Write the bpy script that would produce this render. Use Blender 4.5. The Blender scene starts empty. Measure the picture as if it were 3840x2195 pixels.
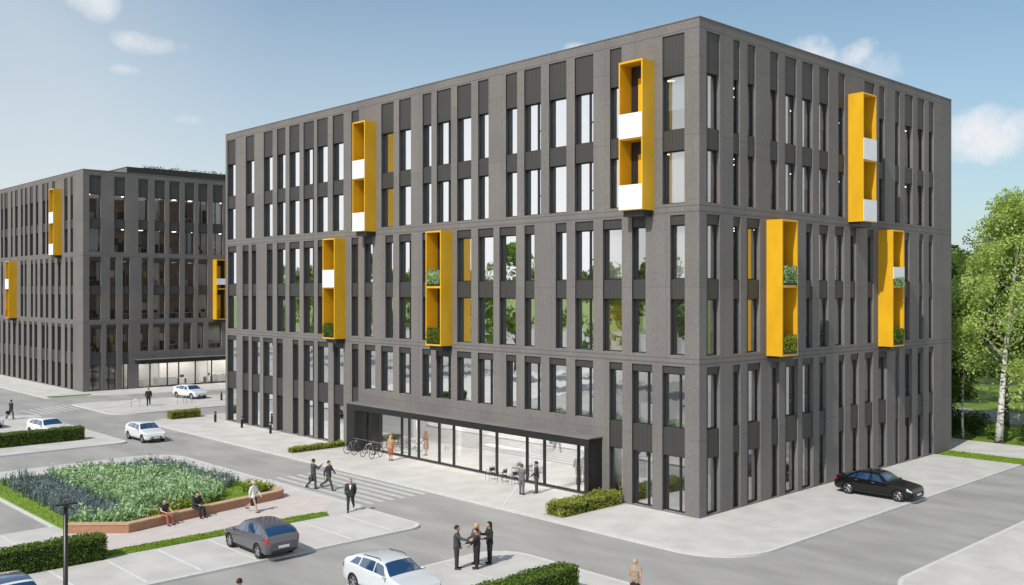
import bpy, bmesh, math, random
from mathutils import Vector, Matrix, noise as mnoise
random.seed(7)
S = bpy.context.scene
C = S.collection
R = math.radians

# ------------------------------------------------------------------ camera, sky, sun
cam = bpy.data.cameras.new('camera'); camo = bpy.data.objects.new('camera', cam); C.objects.link(camo)
CAMX, CAMY, CAMZ = -41.30, -29.47, 11.8
YAW = math.atan2(.7259, .6878)
camo.location = (CAMX, CAMY, CAMZ)
camo.rotation_euler = (R(90), 0, YAW - R(90))
cam.sensor_width = 36; cam.lens = 33.8; cam.shift_y = -.0016
cam.clip_end = 5000; cam.clip_start = .1
S.camera = camo
FWD = Vector((.6878, .7259, 0)); RGT = Vector((.7259, -.6878, 0))

SUN_EL, SUN_AZ = 47, 9.5          # light travels towards (cos9.5, sin9.5)
w = bpy.data.worlds.new('World'); S.world = w; w.use_nodes = True
wt = w.node_tree; wn = wt.nodes; wl = wt.links
for n in list(wn): wn.remove(n)
def N(t, nodes=wn, **k):
    n = nodes.new(t)
    for a, b in k.items(): setattr(n, a, b)
    return n
wo = N('ShaderNodeOutputWorld'); bg = N('ShaderNodeBackground'); sky = N('ShaderNodeTexSky')
sky.sky_type = 'NISHITA'; sky.sun_disc = False
sky.sun_elevation = R(SUN_EL); sky.sun_rotation = R(270 - SUN_AZ)   # 0 = +Y, clockwise
sky.air_density = 1.0; sky.dust_density = 1.2; sky.ozone_density = 1.2; sky.altitude = 50
bg.inputs['Strength'].default_value = .105
tc = N('ShaderNodeTexCoord')
nz = N('ShaderNodeTexNoise'); nz.inputs['Scale'].default_value = 13; nz.inputs['Detail'].default_value = 9
nz.inputs['Roughness'].default_value = .6
wl.new(tc.outputs['Generated'], nz.inputs['Vector'])
def wmath(op, a, b=None, clamp=False):
    m = N('ShaderNodeMath', operation=op); m.use_clamp = clamp
    for i, v in enumerate((a, b)):
        if v is None: continue
        if isinstance(v, (int, float)): m.inputs[i].default_value = v
        else: wl.new(v, m.inputs[i])
    return m.outputs[0]
def wdot(vec):
    m = N('ShaderNodeVectorMath', operation='DOT_PRODUCT')
    wl.new(tc.outputs['Generated'], m.inputs[0]); m.inputs[1].default_value = vec
    return m.outputs['Value']
nsh = wmath('SUBTRACT', nz.outputs['Fac'], .5)
mask = None
CL = [(350, 0, 80, 60, .75), (610, 165, 140, 46, 1.0), (470, 262, 48, 16, .4), (715, 450, 75, 26, .6), (3110, 205, 170, 80, 1.3),
      (3310, 262, 130, 75, .75), (3720, 515, 230, 95, 1.3), (2150, 182, 60, 30, .9), (-500, 350, 300, 90, 1.0)]
for (x, y, a, b, s) in CL:
    d = (FWD + RGT * ((x - 1920) / 3606) + Vector((0, 0, (1091.5 - y) / 3606))).normalized()
    rr = d.cross(Vector((0, 0, 1))).normalized(); uu = rr.cross(d).normalized()
    px = wmath('DIVIDE', wdot(rr), a / 3606); py = wmath('DIVIDE', wdot(uu), b / 3606)
    r2 = wmath('ADD', wmath('MULTIPLY', px, px), wmath('MULTIPLY', py, py))
    v = wmath('SUBTRACT', .82, r2)
    v = wmath('ADD', v, wmath('MULTIPLY', nsh, 5.6))
    front = wmath('GREATER_THAN', wdot(d), .3)
    v = wmath('MULTIPLY', wmath('MULTIPLY', v, front), s * .62, True)
    v = wmath('MULTIPLY', v, wmath('SUBTRACT', 1.6, wmath('MULTIPLY', r2, .35), True), True)
    mask = v if mask is None else wmath('MAXIMUM', mask, v)
# thin bright cloud added out of view so that windows reflect a pale sky
nz2 = N('ShaderNodeTexNoise'); nz2.inputs['Scale'].default_value = 2.2; nz2.inputs['Detail'].default_value = 6
wl.new(tc.outputs['Generated'], nz2.inputs['Vector'])
sunward = wmath('MULTIPLY', wdot(Vector((-.8, .45, 0))), 1.0, True)
thin = wmath('MULTIPLY', wmath('MULTIPLY', wmath('SUBTRACT', nz2.outputs['Fac'], .28), 3.2, True), sunward, True)
thin = wmath('MULTIPLY', thin, 1.3, True)
east = wmath('MULTIPLY', wmath('SUBTRACT', wdot(Vector((.766, -.643, 0))), .58), 4.0, True)
thin = wmath('MAXIMUM', thin, wmath('MULTIPLY', east, wmath('MULTIPLY', wmath('SUBTRACT', nz2.outputs['Fac'], .25), 3.0, True), True))
mx = N('ShaderNodeMix'); mx.data_type = 'RGBA'
gain = N('ShaderNodeMix'); gain.data_type = 'RGBA'; gain.blend_type = 'MULTIPLY'; gain.inputs['Factor'].default_value = 1
wl.new(sky.outputs[0], gain.inputs['A']); gain.inputs['B'].default_value = (.80, 1.09, 1.13, 1)
up_ = wdot(Vector((0, 0, 1)))
hz_ = wmath('POWER', wmath('SUBTRACT', 1.0, wmath('MULTIPLY', wmath('ABSOLUTE', up_), 2.1), True), 1.6)      # pale air near the horizon
side = wmath('ADD', .90, wmath('MULTIPLY', wdot(-RGT), .62))
hz_ = wmath('MULTIPLY', hz_, side, True)
tint = N('ShaderNodeMix'); tint.data_type = 'RGBA'
wl.new(hz_, tint.inputs['Factor']); wl.new(gain.outputs['Result'], tint.inputs['A']); tint.inputs['B'].default_value = (6.9, 7.4, 7.8, 1)
wl.new(mask, mx.inputs['Factor']); wl.new(tint.outputs['Result'], mx.inputs['A']); mx.inputs['B'].default_value = (8.0, 8.2, 8.5, 1)
mx2 = N('ShaderNodeMix'); mx2.data_type = 'RGBA'; wl.new(thin, mx2.inputs['Factor']); wl.new(mx.outputs['Result'], mx2.inputs['A']); mx2.inputs['B'].default_value = (8.9, 8.9, 8.8, 1)
wl.new(mx2.outputs['Result'], bg.inputs['Color']); wl.new(bg.outputs[0], wo.inputs[0])

sl = bpy.data.lights.new('sun', 'SUN'); sl.energy = 4.2; sl.angle = R(.6); sl.color = (1, .96, .9)
so = bpy.data.objects.new('sun', sl); C.objects.link(so)
az = R(SUN_AZ); el = R(SUN_EL)
tr = Vector((math.cos(az) * math.cos(el), math.sin(az) * math.cos(el), -math.sin(el)))
so.rotation_euler = tr.to_track_quat('-Z', 'Y').to_euler(); so.location = (-60, -20, 60)
S.view_settings.view_transform = 'Standard'; S.view_settings.look = 'None'
S.view_settings.exposure = 0; S.view_settings.gamma = 1
S.cycles.max_bounces = 7; S.cycles.transparent_max_bounces = 12; S.cycles.use_denoising = True
S.cycles.sample_clamp_indirect = 6

# ------------------------------------------------------------------ materials
def new_mat(name):
    m = bpy.data.materials.new(name); m.use_nodes = True
    return m, m.node_tree.nodes, m.node_tree.links, m.node_tree.nodes['Principled BSDF']
def noisy(name, col, col2=None, scale=3, rough=.8, metal=0, bump=0, bscale=30, stretch=None, spec=.5, detail=5, lo=.35, hi=.65, coat=0):
    m, n, l, p = new_mat(name)
    col2 = col2 or tuple(c * .82 for c in col)
    t = n.new('ShaderNodeTexCoord'); mp = n.new('ShaderNodeMapping'); l.new(t.outputs['Object'], mp.inputs[0])
    if stretch: mp.inputs['Scale'].default_value = stretch
    x = n.new('ShaderNodeTexNoise'); x.inputs['Scale'].default_value = scale; x.inputs['Detail'].default_value = detail
    l.new(mp.outputs[0], x.inputs['Vector'])
    r = n.new('ShaderNodeValToRGB'); r.color_ramp.elements[0].position = lo; r.color_ramp.elements[1].position = hi
    r.color_ramp.elements[0].color = (*col2, 1); r.color_ramp.elements[1].color = (*col, 1)
    l.new(x.outputs['Fac'], r.inputs[0]); l.new(r.outputs[0], p.inputs['Base Color'])
    p.inputs['Roughness'].default_value = rough; p.inputs['Metallic'].default_value = metal
    p.inputs['Specular IOR Level'].default_value = spec
    if coat: p.inputs['Coat Weight'].default_value = coat; p.inputs['Coat Roughness'].default_value = .05
    if bump:
        y = n.new('ShaderNodeTexNoise'); y.inputs['Scale'].default_value = bscale; y.inputs['Detail'].default_value = 4
        l.new(mp.outputs[0], y.inputs['Vector'])
        b = n.new('ShaderNodeBump'); b.inputs['Strength'].default_value = bump; b.inputs['Distance'].default_value = .02
        l.new(y.outputs['Fac'], b.inputs['Height']); l.new(b.outputs[0], p.inputs['Normal'])
    return m

def cladding(name, base, seams):
    """fine concrete render: speckle, broad tone drift, horizontal panel joints at given heights"""
    m, n, l, p = new_mat(name)
    t = n.new('ShaderNodeTexCoord')
    a = n.new('ShaderNodeTexNoise'); a.inputs['Scale'].default_value = 6; a.inputs['Detail'].default_value = 8; a.inputs['Roughness'].default_value = .75
    b = n.new('ShaderNodeTexNoise'); b.inputs['Scale'].default_value = .25; b.inputs['Detail'].default_value = 3
    l.new(t.outputs['Object'], a.inputs['Vector']); l.new(t.outputs['Object'], b.inputs['Vector'])
    r = n.new('ShaderNodeValToRGB'); r.color_ramp.elements[0].position = .3; r.color_ramp.elements[1].position = .7
    r.color_ramp.elements[0].color = (*[c * .78 for c in base], 1); r.color_ramp.elements[1].color = (*[c * 1.16 for c in base], 1)
    l.new(a.outputs['Fac'], r.inputs[0])
    r2 = n.new('ShaderNodeValToRGB'); r2.color_ramp.elements[0].position = .3; r2.color_ramp.elements[1].position = .7
    r2.color_ramp.elements[0].color = (.88, .86, .9, 1); r2.color_ramp.elements[1].color = (1.0, 1.0, .96, 1)
    l.new(b.outputs['Fac'], r2.inputs[0])
    mm = n.new('ShaderNodeMix'); mm.data_type = 'RGBA'; mm.blend_type = 'MULTIPLY'; mm.inputs['Factor'].default_value = 1
    l.new(r.outputs[0], mm.inputs['A']); l.new(r2.outputs[0], mm.inputs['B'])
    sp = n.new('ShaderNodeSeparateXYZ'); l.new(t.outputs['Object'], sp.inputs[0])
    sxy = n.new('ShaderNodeMath'); sxy.operation = 'ADD'; l.new(sp.outputs['X'], sxy.inputs[0]); l.new(sp.outputs['Y'], sxy.inputs[1])
    cb = n.new('ShaderNodeCombineXYZ'); l.new(sxy.outputs[0], cb.inputs[0]); l.new(sp.outputs['Z'], cb.inputs[1])
    bk = n.new('ShaderNodeTexBrick'); bk.offset = 0; l.new(cb.outputs[0], bk.inputs['Vector']); bk.inputs['Scale'].default_value = 1
    bk.inputs['Brick Width'].default_value = 2.14; bk.inputs['Row Height'].default_value = 4.0; bk.inputs['Mortar Size'].default_value = .014; bk.inputs['Mortar Smooth'].default_value = .3
    bk.inputs['Color1'].default_value = (.94, .94, .95, 1); bk.inputs['Color2'].default_value = (1.05, 1.04, 1.03, 1); bk.inputs['Mortar'].default_value = (.62, .61, .6, 1)
    mb_ = n.new('ShaderNodeMix'); mb_.data_type = 'RGBA'; mb_.blend_type = 'MULTIPLY'; mb_.inputs['Factor'].default_value = .9
    l.new(mm.outputs['Result'], mb_.inputs['A']); l.new(bk.outputs['Color'], mb_.inputs['B']); mm = mb_
    cur = None
    for z in seams:
        c = n.new('ShaderNodeMath'); c.operation = 'COMPARE'; l.new(sp.outputs['Z'], c.inputs[0]); c.inputs[1].default_value = z; c.inputs[2].default_value = .018
        if cur is None: cur = c.outputs[0]
        else:
            q = n.new('ShaderNodeMath'); q.operation = 'MAXIMUM'; l.new(cur, q.inputs[0]); l.new(c.outputs[0], q.inputs[1]); cur = q.outputs[0]
    mp = n.new('ShaderNodeMapping'); mp.inputs['Scale'].default_value = (.9, .9, .12); l.new(t.outputs['Object'], mp.inputs[0])
    st = n.new('ShaderNodeTexNoise'); st.inputs['Scale'].default_value = 1.0; st.inputs['Detail'].default_value = 6; l.new(mp.outputs[0], st.inputs['Vector'])
    r3 = n.new('ShaderNodeValToRGB'); r3.color_ramp.elements[0].position = .35; r3.color_ramp.elements[1].position = .65
    r3.color_ramp.elements[0].color = (.93, .925, .92, 1); r3.color_ramp.elements[1].color = (1.03, 1.03, 1.03, 1); l.new(st.outputs['Fac'], r3.inputs[0])
    m3 = n.new('ShaderNodeMix'); m3.data_type = 'RGBA'; m3.blend_type = 'MULTIPLY'; m3.inputs['Factor'].default_value = 1
    l.new(mm.outputs['Result'], m3.inputs['A']); l.new(r3.outputs[0], m3.inputs['B'])
    m2 = n.new('ShaderNodeMix'); m2.data_type = 'RGBA'; l.new(cur, m2.inputs['Factor']); l.new(m3.outputs['Result'], m2.inputs['A'])
    m2.inputs['B'].default_value = (*[c * .45 for c in base], 1)
    l.new(m2.outputs['Result'], p.inputs['Base Color']); p.inputs['Roughness'].default_value = .85; p.inputs['Specular IOR Level'].default_value = .3
    bu = n.new('ShaderNodeBump'); bu.inputs['Strength'].default_value = .25; bu.inputs['Distance'].default_value = .02
    l.new(a.outputs['Fac'], bu.inputs['Height']); l.new(bu.outputs[0], p.inputs['Normal'])
    return m

def ribbed(name, c1, c2, freq=9):
    m, n, l, p = new_mat(name)
    t = n.new('ShaderNodeTexCoord'); sp = n.new('ShaderNodeSeparateXYZ'); l.new(t.outputs['Object'], sp.inputs[0])
    ad = n.new('ShaderNodeMath'); ad.operation = 'ADD'; l.new(sp.outputs['X'], ad.inputs[0]); l.new(sp.outputs['Y'], ad.inputs[1])
    mu = n.new('ShaderNodeMath'); mu.operation = 'MULTIPLY'; l.new(ad.outputs[0], mu.inputs[0]); mu.inputs[1].default_value = freq * math.pi * 2
    si = n.new('ShaderNodeMath'); si.operation = 'SINE'; l.new(mu.outputs[0], si.inputs[0])
    r = n.new('ShaderNodeValToRGB'); r.color_ramp.elements[0].color = (*c1, 1); r.color_ramp.elements[1].color = (*c2, 1)
    mr = n.new('ShaderNodeMapRange'); mr.inputs['From Min'].default_value = -1; l.new(si.outputs[0], mr.inputs[0]); l.new(mr.outputs[0], r.inputs[0])
    l.new(r.outputs[0], p.inputs['Base Color']); p.inputs['Roughness'].default_value = .55
    b = n.new('ShaderNodeBump'); b.inputs['Strength'].default_value = .6; b.inputs['Distance'].default_value = .02
    l.new(mr.outputs[0], b.inputs['Height']); l.new(b.outputs[0], p.inputs['Normal'])
    return m

def glass(name, tint=(.62, .63, .61), fac=.37, gcol=(.98, .99, 1), wob=.02, fk=1.0):
    m, n, l, p = new_mat(name); n.remove(p); out = n['Material Output']
    tr_ = n.new('ShaderNodeBsdfTransparent'); tr_.inputs[0].default_value = (*tint, 1)
    gl = n.new('ShaderNodeBsdfGlossy'); gl.inputs['Roughness'].default_value = .015; gl.inputs[0].default_value = (*gcol, 1)
    t = n.new('ShaderNodeTexCoord'); x = n.new('ShaderNodeTexNoise'); x.inputs['Scale'].default_value = .9; x.inputs['Detail'].default_value = 2
    l.new(t.outputs['Object'], x.inputs['Vector'])
    b = n.new('ShaderNodeBump'); b.inputs['Strength'].default_value = wob * 4; b.inputs['Distance'].default_value = .05
    l.new(x.outputs['Fac'], b.inputs['Height']); l.new(b.outputs[0], gl.inputs['Normal'])
    fr = n.new('ShaderNodeFresnel'); fr.inputs[0].default_value = 1.5
    ad = n.new('ShaderNodeMath'); ad.operation = 'ADD'; ad.use_clamp = True; ad.inputs[1].default_value = fac; fm = n.new('ShaderNodeMath'); fm.operation = 'MULTIPLY'; fm.inputs[1].default_value = fk; l.new(fr.outputs[0], fm.inputs[0]); l.new(fm.outputs[0], ad.inputs[0])
    mi = n.new('ShaderNodeMixShader'); l.new(ad.outputs[0], mi.inputs[0]); l.new(tr_.outputs[0], mi.inputs[1]); l.new(gl.outputs[0], mi.inputs[2])
    l.new(mi.outputs[0], out.inputs[0])
    return m

def foliage(name, c1, c2, scale=1.2, trans=.25):
    m, n, l, p = new_mat(name)
    t = n.new('ShaderNodeTexCoord'); x = n.new('ShaderNodeTexNoise'); x.inputs['Scale'].default_value = scale; x.inputs['Detail'].default_value = 6; x.inputs['Roughness'].default_value = .7
    l.new(t.outputs['Object'], x.inputs['Vector'])
    r = n.new('ShaderNodeValToRGB'); r.color_ramp.elements[0].position = .35; r.color_ramp.elements[1].position = .66
    r.color_ramp.elements[0].color = (*c1, 1); r.color_ramp.elements[1].color = (*c2, 1)
    l.new(x.outputs['Fac'], r.inputs[0]); l.new(r.outputs[0], p.inputs['Base Color'])
    p.inputs['Roughness'].default_value = .6; p.inputs['Specular IOR Level'].default_value = .25
    tb = n.new('ShaderNodeBsdfTranslucent'); l.new(r.outputs[0], tb.inputs[0])
    mi = n.new('ShaderNodeMixShader'); mi.inputs[0].default_value = trans
    l.new(p.outputs[0], mi.inputs[1]); l.new(tb.outputs[0], mi.inputs[2]); l.new(mi.outputs[0], n['Material Output'].inputs[0])
    return m

M = {}
M['wall'] = cladding('wall_cladding', (.186, .175, .168), [7.95, 8.22, 15.93, 16.26, 25.5])
M['band_dark'] = ribbed('spandrel_ribbed', (.028, .026, .0245), (.056, .052, .049))
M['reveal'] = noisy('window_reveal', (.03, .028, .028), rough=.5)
M['frame'] = noisy('frame_black', (.02, .02, .021), rough=.4)
M['glass'] = glass('window_glass')
M['lobby_glass'] = glass('lobby_glass', tint=(.9, .91, .9), fac=.10, wob=.004, fk=.6)
M['clear_glass'] = glass('clear_window_glass', tint=(.74, .72, .68), fac=.10, fk=.8)
M['yellow'] = noisy('yellow_panel', (.74, .41, .014), (.66, .35, .012), scale=1.2, rough=.42, spec=.4, stretch=(1, 1, .4))
M['white'] = noisy('white_panel', (.82, .82, .83), (.76, .76, .78), rough=.5)
M['black'] = noisy('black_metal', (.016, .016, .017), (.012, .012, .012), rough=.38)
M['slab'] = noisy('floor_slab', (.42, .41, .38), rough=.8)
M['beige'] = noisy('interior_wall', (.50, .42, .33), (.42, .35, .27), scale=.5, rough=.8)
M['brown_wall'] = noisy('brown_partition', (.30, .22, .16), (.2, .14, .10), scale=.7, rough=.8)
M['warm_lit_wall'] = noisy('warm_lit_partition', (.62, .50, .12), rough=.8)  # yellow room light painted into the partition colour
M['yellow_slats'] = noisy('yellow_slats', (.95, .66, .05), rough=.7)  # slats added to strengthen the yellow tint of some panes
M['blind'] = noisy('blind', (.85, .85, .85), (.78, .78, .79), scale=1, rough=.8)
M['roof'] = noisy('roof_membrane', (.25, .25, .25), rough=.9)
M['asphalt'] = noisy('asphalt', (.33, .32, .305), (.25, .243, .233), scale=.5, rough=.85, bump=.3, bscale=60, stretch=(.9, .35, 1), detail=10)
M['pave'] = noisy('paving', (.515, .495, .47), (.43, .415, .395), scale=.6, rough=.82, bump=.15, bscale=40, detail=9)
M['pave_pink'] = noisy('paving_pink', (.53, .47, .44), (.47, .42, .40), scale=1.5, rough=.85, bump=.15, bscale=40, detail=8)
M['kerb'] = noisy('kerb_stone', (.56, .55, .53), (.5, .49, .48), scale=3, rough=.8)
M['joint'] = noisy('joint_stone', (.62, .61, .60), (.54, .53, .52), scale=3, rough=.8)
M['paint'] = noisy('road_paint', (.50, .50, .49), (.38, .38, .37), scale=5, rough=.7)
M['lawn'] = foliage('lawn', (.12, .19, .02), (.21, .31, .04), .35, .0)
M['park'] = foliage('park_lawn', (.10, .17, .02), (.19, .28, .04), .25, .0)
M['blades'] = foliage('grass_blades', (.15, .25, .02), (.28, .40, .05), 2, .3)
M['hedge'] = foliage('hedge_leaves', (.055, .11, .012), (.18, .27, .04), 3, .35)
M['hedge_y'] = foliage('hedge_yellow', (.17, .21, .01), (.44, .46, .09), 2, .35)
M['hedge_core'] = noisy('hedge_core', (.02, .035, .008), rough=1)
M['lavender'] = foliage('lavender', (.10, .14, .13), (.27, .33, .34), 1.5, .2)
M['silver'] = foliage('silver_leaves', (.12, .25, .07), (.56, .74, .42), 2.5, .3)
M['ochre'] = foliage('ochre_shrub', (.15, .2, .02), (.34, .38, .06), 2, .3)
M['bloom'] = noisy('white_bloom', (.85, .78, .72), (.7, .55, .6), rough=.8)
M['birch_leaf'] = foliage('birch_leaves', (.31, .43, .08), (.60, .70, .25), .7, .5)
M['mid_leaf'] = foliage('mid_leaves', (.10, .18, .025), (.27, .38, .07), .5, .4)
M['dark_leaf'] = foliage('dark_leaves', (.035, .07, .015), (.11, .18, .03), .5, .35)
M['bark'] = noisy('bark', (.12, .09, .06), (.06, .045, .03), scale=6, rough=.9)
M['birch_bark'] = noisy('birch_bark', (.62, .6, .55), (.06, .05, .045), scale=2.2, rough=.8, stretch=(1, 1, 2.5), lo=.40, hi=.5)
M['tyre'] = noisy('tyre', (.018, .018, .018), rough=.8)
M['rim'] = noisy('rim', (.55, .56, .58), rough=.3, metal=.8)
m, n_, l_, p = new_mat('lit_panel'); p.inputs['Emission Color'].default_value = (1, .93, .82, 1); p.inputs['Emission Strength'].default_value = 6; M['lit'] = m
m, n_, l_, p = new_mat('lobby_fill_glow'); p.inputs['Emission Color'].default_value = (1, .95, .88, 1); p.inputs['Emission Strength'].default_value = 14; M['lobby_fill'] = m  # glow added to brighten the lobby interior
m, n_, l_, p = new_mat('car_glass'); p.inputs['Base Color'].default_value = (.012, .045, .11, 1); p.inputs['Roughness'].default_value = .04  # blue of the sky reflection put into the base colour
p.inputs['Specular IOR Level'].default_value = 1.0; p.inputs['Coat Weight'].default_value = 1; p.inputs['Coat IOR'].default_value = 1.9; M['car_glass'] = m
M['red_lamp'] = noisy('red_lamp', (.45, .015, .02), rough=.15, coat=1)
M['clear_lamp'] = noisy('clear_lamp', (.6, .63, .66), rough=.1, metal=.5, coat=1)
M['plate'] = noisy('plate', (.75, .75, .72), rough=.5)
def paint(name, c, metal=.0): return noisy(name, c, tuple(v * .97 for v in c), rough=.32, metal=metal, coat=1)
M['car_white'] = paint('paint_white', (.66, .67, .68)); M['car_grey'] = paint('paint_grey', (.115, .11, .13), .4); M['car_silver'] = paint('paint_silver', (.62, .65, .67), .15); M['car_black'] = noisy('paint_black', (.006, .006, .007), rough=.22, spec=.25, coat=.5)
M['skin'] = noisy('skin', (.55, .34, .25), rough=.6)
M['plastic'] = noisy('plastic_trim', (.025, .025, .027), rough=.6)
_brick, bn, bl_, bp = new_mat('terracotta_brick')
t = bn.new('ShaderNodeTexCoord'); bt = bn.new('ShaderNodeTexBrick'); bt.inputs['Scale'].default_value = 4
bt.inputs['Color1'].default_value = (.36, .17, .095, 1); bt.inputs['Color2'].default_value = (.44, .22, .12, 1); bt.inputs['Mortar'].default_value = (.3, .2, .15, 1)
bt.inputs['Mortar Size'].default_value = .012
rr_ = bn.new('ShaderNodeMapping'); rr_.inputs['Rotation'].default_value = (R(90), 0, 0); bl_.new(t.outputs['Object'], rr_.inputs[0]); bl_.new(rr_.outputs[0], bt.inputs['Vector'])
bl_.new(bt.outputs[0], bp.inputs['Base Color']); bp.inputs['Roughness'].default_value = .85; M['brick'] = _brick
M['cap'] = noisy('sandstone_cap', (.50, .33, .21), (.42, .27, .17), scale=4, rough=.8)

# ------------------------------------------------------------------ helpers
class MB:
    def __init__(s): s.v = []; s.f = []; s.m = []
    def face(s, pts, mi=0):
        i = len(s.v); s.v += [tuple(p) for p in pts]; s.f.append(tuple(range(i, i + len(pts)))); s.m.append(mi)
    def box(s, a, b, mi=0):
        x0, x1 = sorted((a[0], b[0])); y0, y1 = sorted((a[1], b[1])); z0, z1 = sorted((a[2], b[2]))
        i = len(s.v)
        s.v += [(x0, y0, z0), (x1, y0, z0), (x1, y1, z0), (x0, y1, z0), (x0, y0, z1), (x1, y0, z1), (x1, y1, z1), (x0, y1, z1)]
        for f in ((0, 3, 2, 1), (4, 5, 6, 7), (0, 1, 5, 4), (1, 2, 6, 5), (2, 3, 7, 6), (3, 0, 4, 7)):
            s.f.append(tuple(i + k for k in f)); s.m.append(mi)
    def tube(s, pts, rad, n=8, mi=0, caps=True):
        pts = [Vector(p) for p in pts]
        rad = rad if isinstance(rad, (list, tuple)) else [rad] * len(pts)
        rings = []
        for k, p in enumerate(pts):
            d = (pts[min(k + 1, len(pts) - 1)] - pts[max(k - 1, 0)]).normalized()
            u = d.cross(Vector((0, 0, 1)) if abs(d.z) < .9 else Vector((1, 0, 0))).normalized(); v = d.cross(u)
            i = len(s.v)
            for a in range(n):
                th = 2 * math.pi * a / n
                s.v.append(tuple(p + (u * math.cos(th) + v * math.sin(th)) * rad[k]))
            rings.append(i)
        for a, b in zip(rings, rings[1:]):
            for k in range(n): s.f.append((a + k, a + (k + 1) % n, b + (k + 1) % n, b + k)); s.m.append(mi)
        if caps:
            s.f.append(tuple(rings[0] + k for k in range(n))[::-1]); s.m.append(mi)
            s.f.append(tuple(rings[-1] + k for k in range(n))); s.m.append(mi)
    def ball(s, c, r, sx=1, sy=1, sz=1, n=12, mi=0, fn=None):
        i = len(s.v); nr = n // 2 + 1
        for a in range(nr + 1):
            ph = math.pi * a / nr
            for b in range(n):
                th = 2 * math.pi * b / n
                p = Vector((math.sin(ph) * math.cos(th) * sx, math.sin(ph) * math.sin(th) * sy, math.cos(ph) * sz)) * r
                if fn: p = fn(p)
                s.v.append((c[0] + p.x, c[1] + p.y, c[2] + p.z))
        for a in range(nr):
            for b in range(n):
                q = (i + a * n + b, i + (a + 1) * n + b, i + (a + 1) * n + (b + 1) % n, i + a * n + (b + 1) % n)
                s.f.append(q); s.m.append(mi)
    def lathe(s, prof, axis='Y', c=(0, 0, 0), n=24, mi=0):   # prof: (r, h)
        rings = []
        for r_, h in prof:
            i = len(s.v)
            for k in range(n):
                th = 2 * math.pi * k / n; a, b = r_ * math.cos(th), r_ * math.sin(th)
                s.v.append((c[0] + a, c[1] + h, c[2] + b) if axis == 'Y' else (c[0] + a, c[1] + b, c[2] + h))
            rings.append(i)
        for a, b in zip(rings, rings[1:]):
            for k in range(n): s.f.append((a + k, a + (k + 1) % n, b + (k + 1) % n, b + k)); s.m.append(mi)
    def build(s, name, mats, parent=None, smooth=False, loc=None):
        me = bpy.data.meshes.new(name); me.from_pydata(s.v, [], s.f)
        mats = mats if isinstance(mats, (list, tuple)) else [mats]
        for q in mats: me.materials.append(q)
        if len(mats) > 1: me.polygons.foreach_set('material_index', s.m)
        if smooth: me.polygons.foreach_set('use_smooth', [True] * len(me.polygons))
        me.update()
        o = bpy.data.objects.new(name, me); C.objects.link(o)
        if parent: o.parent = parent
        if loc: o.location = loc
        return o
def tag(o, label=None, cat=None, group=None, kind=None):
    if label: o['label'] = label
    if cat: o['category'] = cat
    if group: o['group'] = group
    if kind: o['kind'] = kind
    return o
def empty(name, loc, rz=0):
    o = bpy.data.objects.new(name, None); C.objects.link(o); o.location = loc; o.rotation_euler = (0, 0, rz); o.empty_display_size = .3
    return o
def fix_normals(o):
    bm = bmesh.new(); bm.from_mesh(o.data); bmesh.ops.remove_doubles(bm, verts=bm.verts, dist=.0005)
    bmesh.ops.recalc_face_normals(bm, faces=bm.faces); bm.to_mesh(o.data); bm.free(); return o

# ------------------------------------------------------------------ ground, roads, pavements
def structure(o): o['kind'] = 'structure'; return o
mb = MB(); mb.face([(-1500, -1500, -.14), (2500, -1500, -.14), (2500, 2500, -.14), (-1500, 2500, -.14)])
structure(mb.build('ground', M['park']))
mb = MB(); mb.face([(-170, -130, -.10), (95, -130, -.10), (95, -5.9, -.10), (28.9, -5.9, -.10), (28.9, 230, -.10), (-170, 230, -.10)])
structure(mb.build('road', M['asphalt']))
def rounded(poly):
    out = []
    n = len(poly)
    for i, p in enumerate(poly):
        r = p[2] if len(p) > 2 else 0
        P = Vector(p[:2]); A = (Vector(poly[i - 1][:2]) - P).normalized(); B = (Vector(poly[(i + 1) % n][:2]) - P).normalized()
        if not r: out.append(P); continue
        ang = A.angle(B); d = r / math.tan(ang / 2); a = P + A * d; b = P + B * d
        ctr = P + (A + B).normalized() * (r / math.sin(ang / 2))
        a0 = math.atan2(a.y - ctr.y, a.x - ctr.x); a1 = math.atan2(b.y - ctr.y, b.x - ctr.x)
        da = (a1 - a0 + math.pi) % (2 * math.pi) - math.pi
        for k in range(13): t_ = a0 + da * k / 12; out.append(Vector((ctr.x + r * math.cos(t_), ctr.y + r * math.sin(t_))))
    return out
def area2(p): return sum(p[i - 1].x * p[i].y - p[i].x * p[i - 1].y for i in range(len(p)))
def slab(name, poly, mat, z0=-.10, z1=0, kerb=.2, km=None):
    pts = rounded(poly)
    if area2(pts) < 0: pts.reverse()
    mb = MB(); mb.face([(p.x, p.y, z1) for p in pts], 0)
    n = len(pts)
    for i in range(n): a, b = pts[i], pts[(i + 1) % n]; mb.face([(a.x, a.y, z0), (b.x, b.y, z0), (b.x, b.y, z1), (a.x, a.y, z1)], 1)
    if kerb:
        inn = []
        for i in range(n):
            a, b, c = pts[i - 1], pts[i], pts[(i + 1) % n]
            d1 = (b - a).normalized() if (b - a).length > 1e-6 else (c - b).normalized(); d2 = (c - b).normalized() if (c - b).length > 1e-6 else d1
            nn = Vector((-(d1.y + d2.y), d1.x + d2.x)); nn = nn.normalized() if nn.length > 1e-6 else Vector((-d1.y, d1.x))
            inn.append(b + nn * kerb)
        for i in range(n):
            j = (i + 1) % n
            mb.face([(pts[i].x, pts[i].y, z1 + .004), (pts[j].x, pts[j].y, z1 + .004), (inn[j].x, inn[j].y, z1 + .004), (inn[i].x, inn[i].y, z1 + .004)], 1)
    return structure(mb.build(name, [mat, km or M['kerb']]))
slab('pavement', [(-5.8, -5.9, 3.2), (28.7, -5.9), (28.7, 57), (-5.8, 57, 3)], M['pave'])
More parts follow.
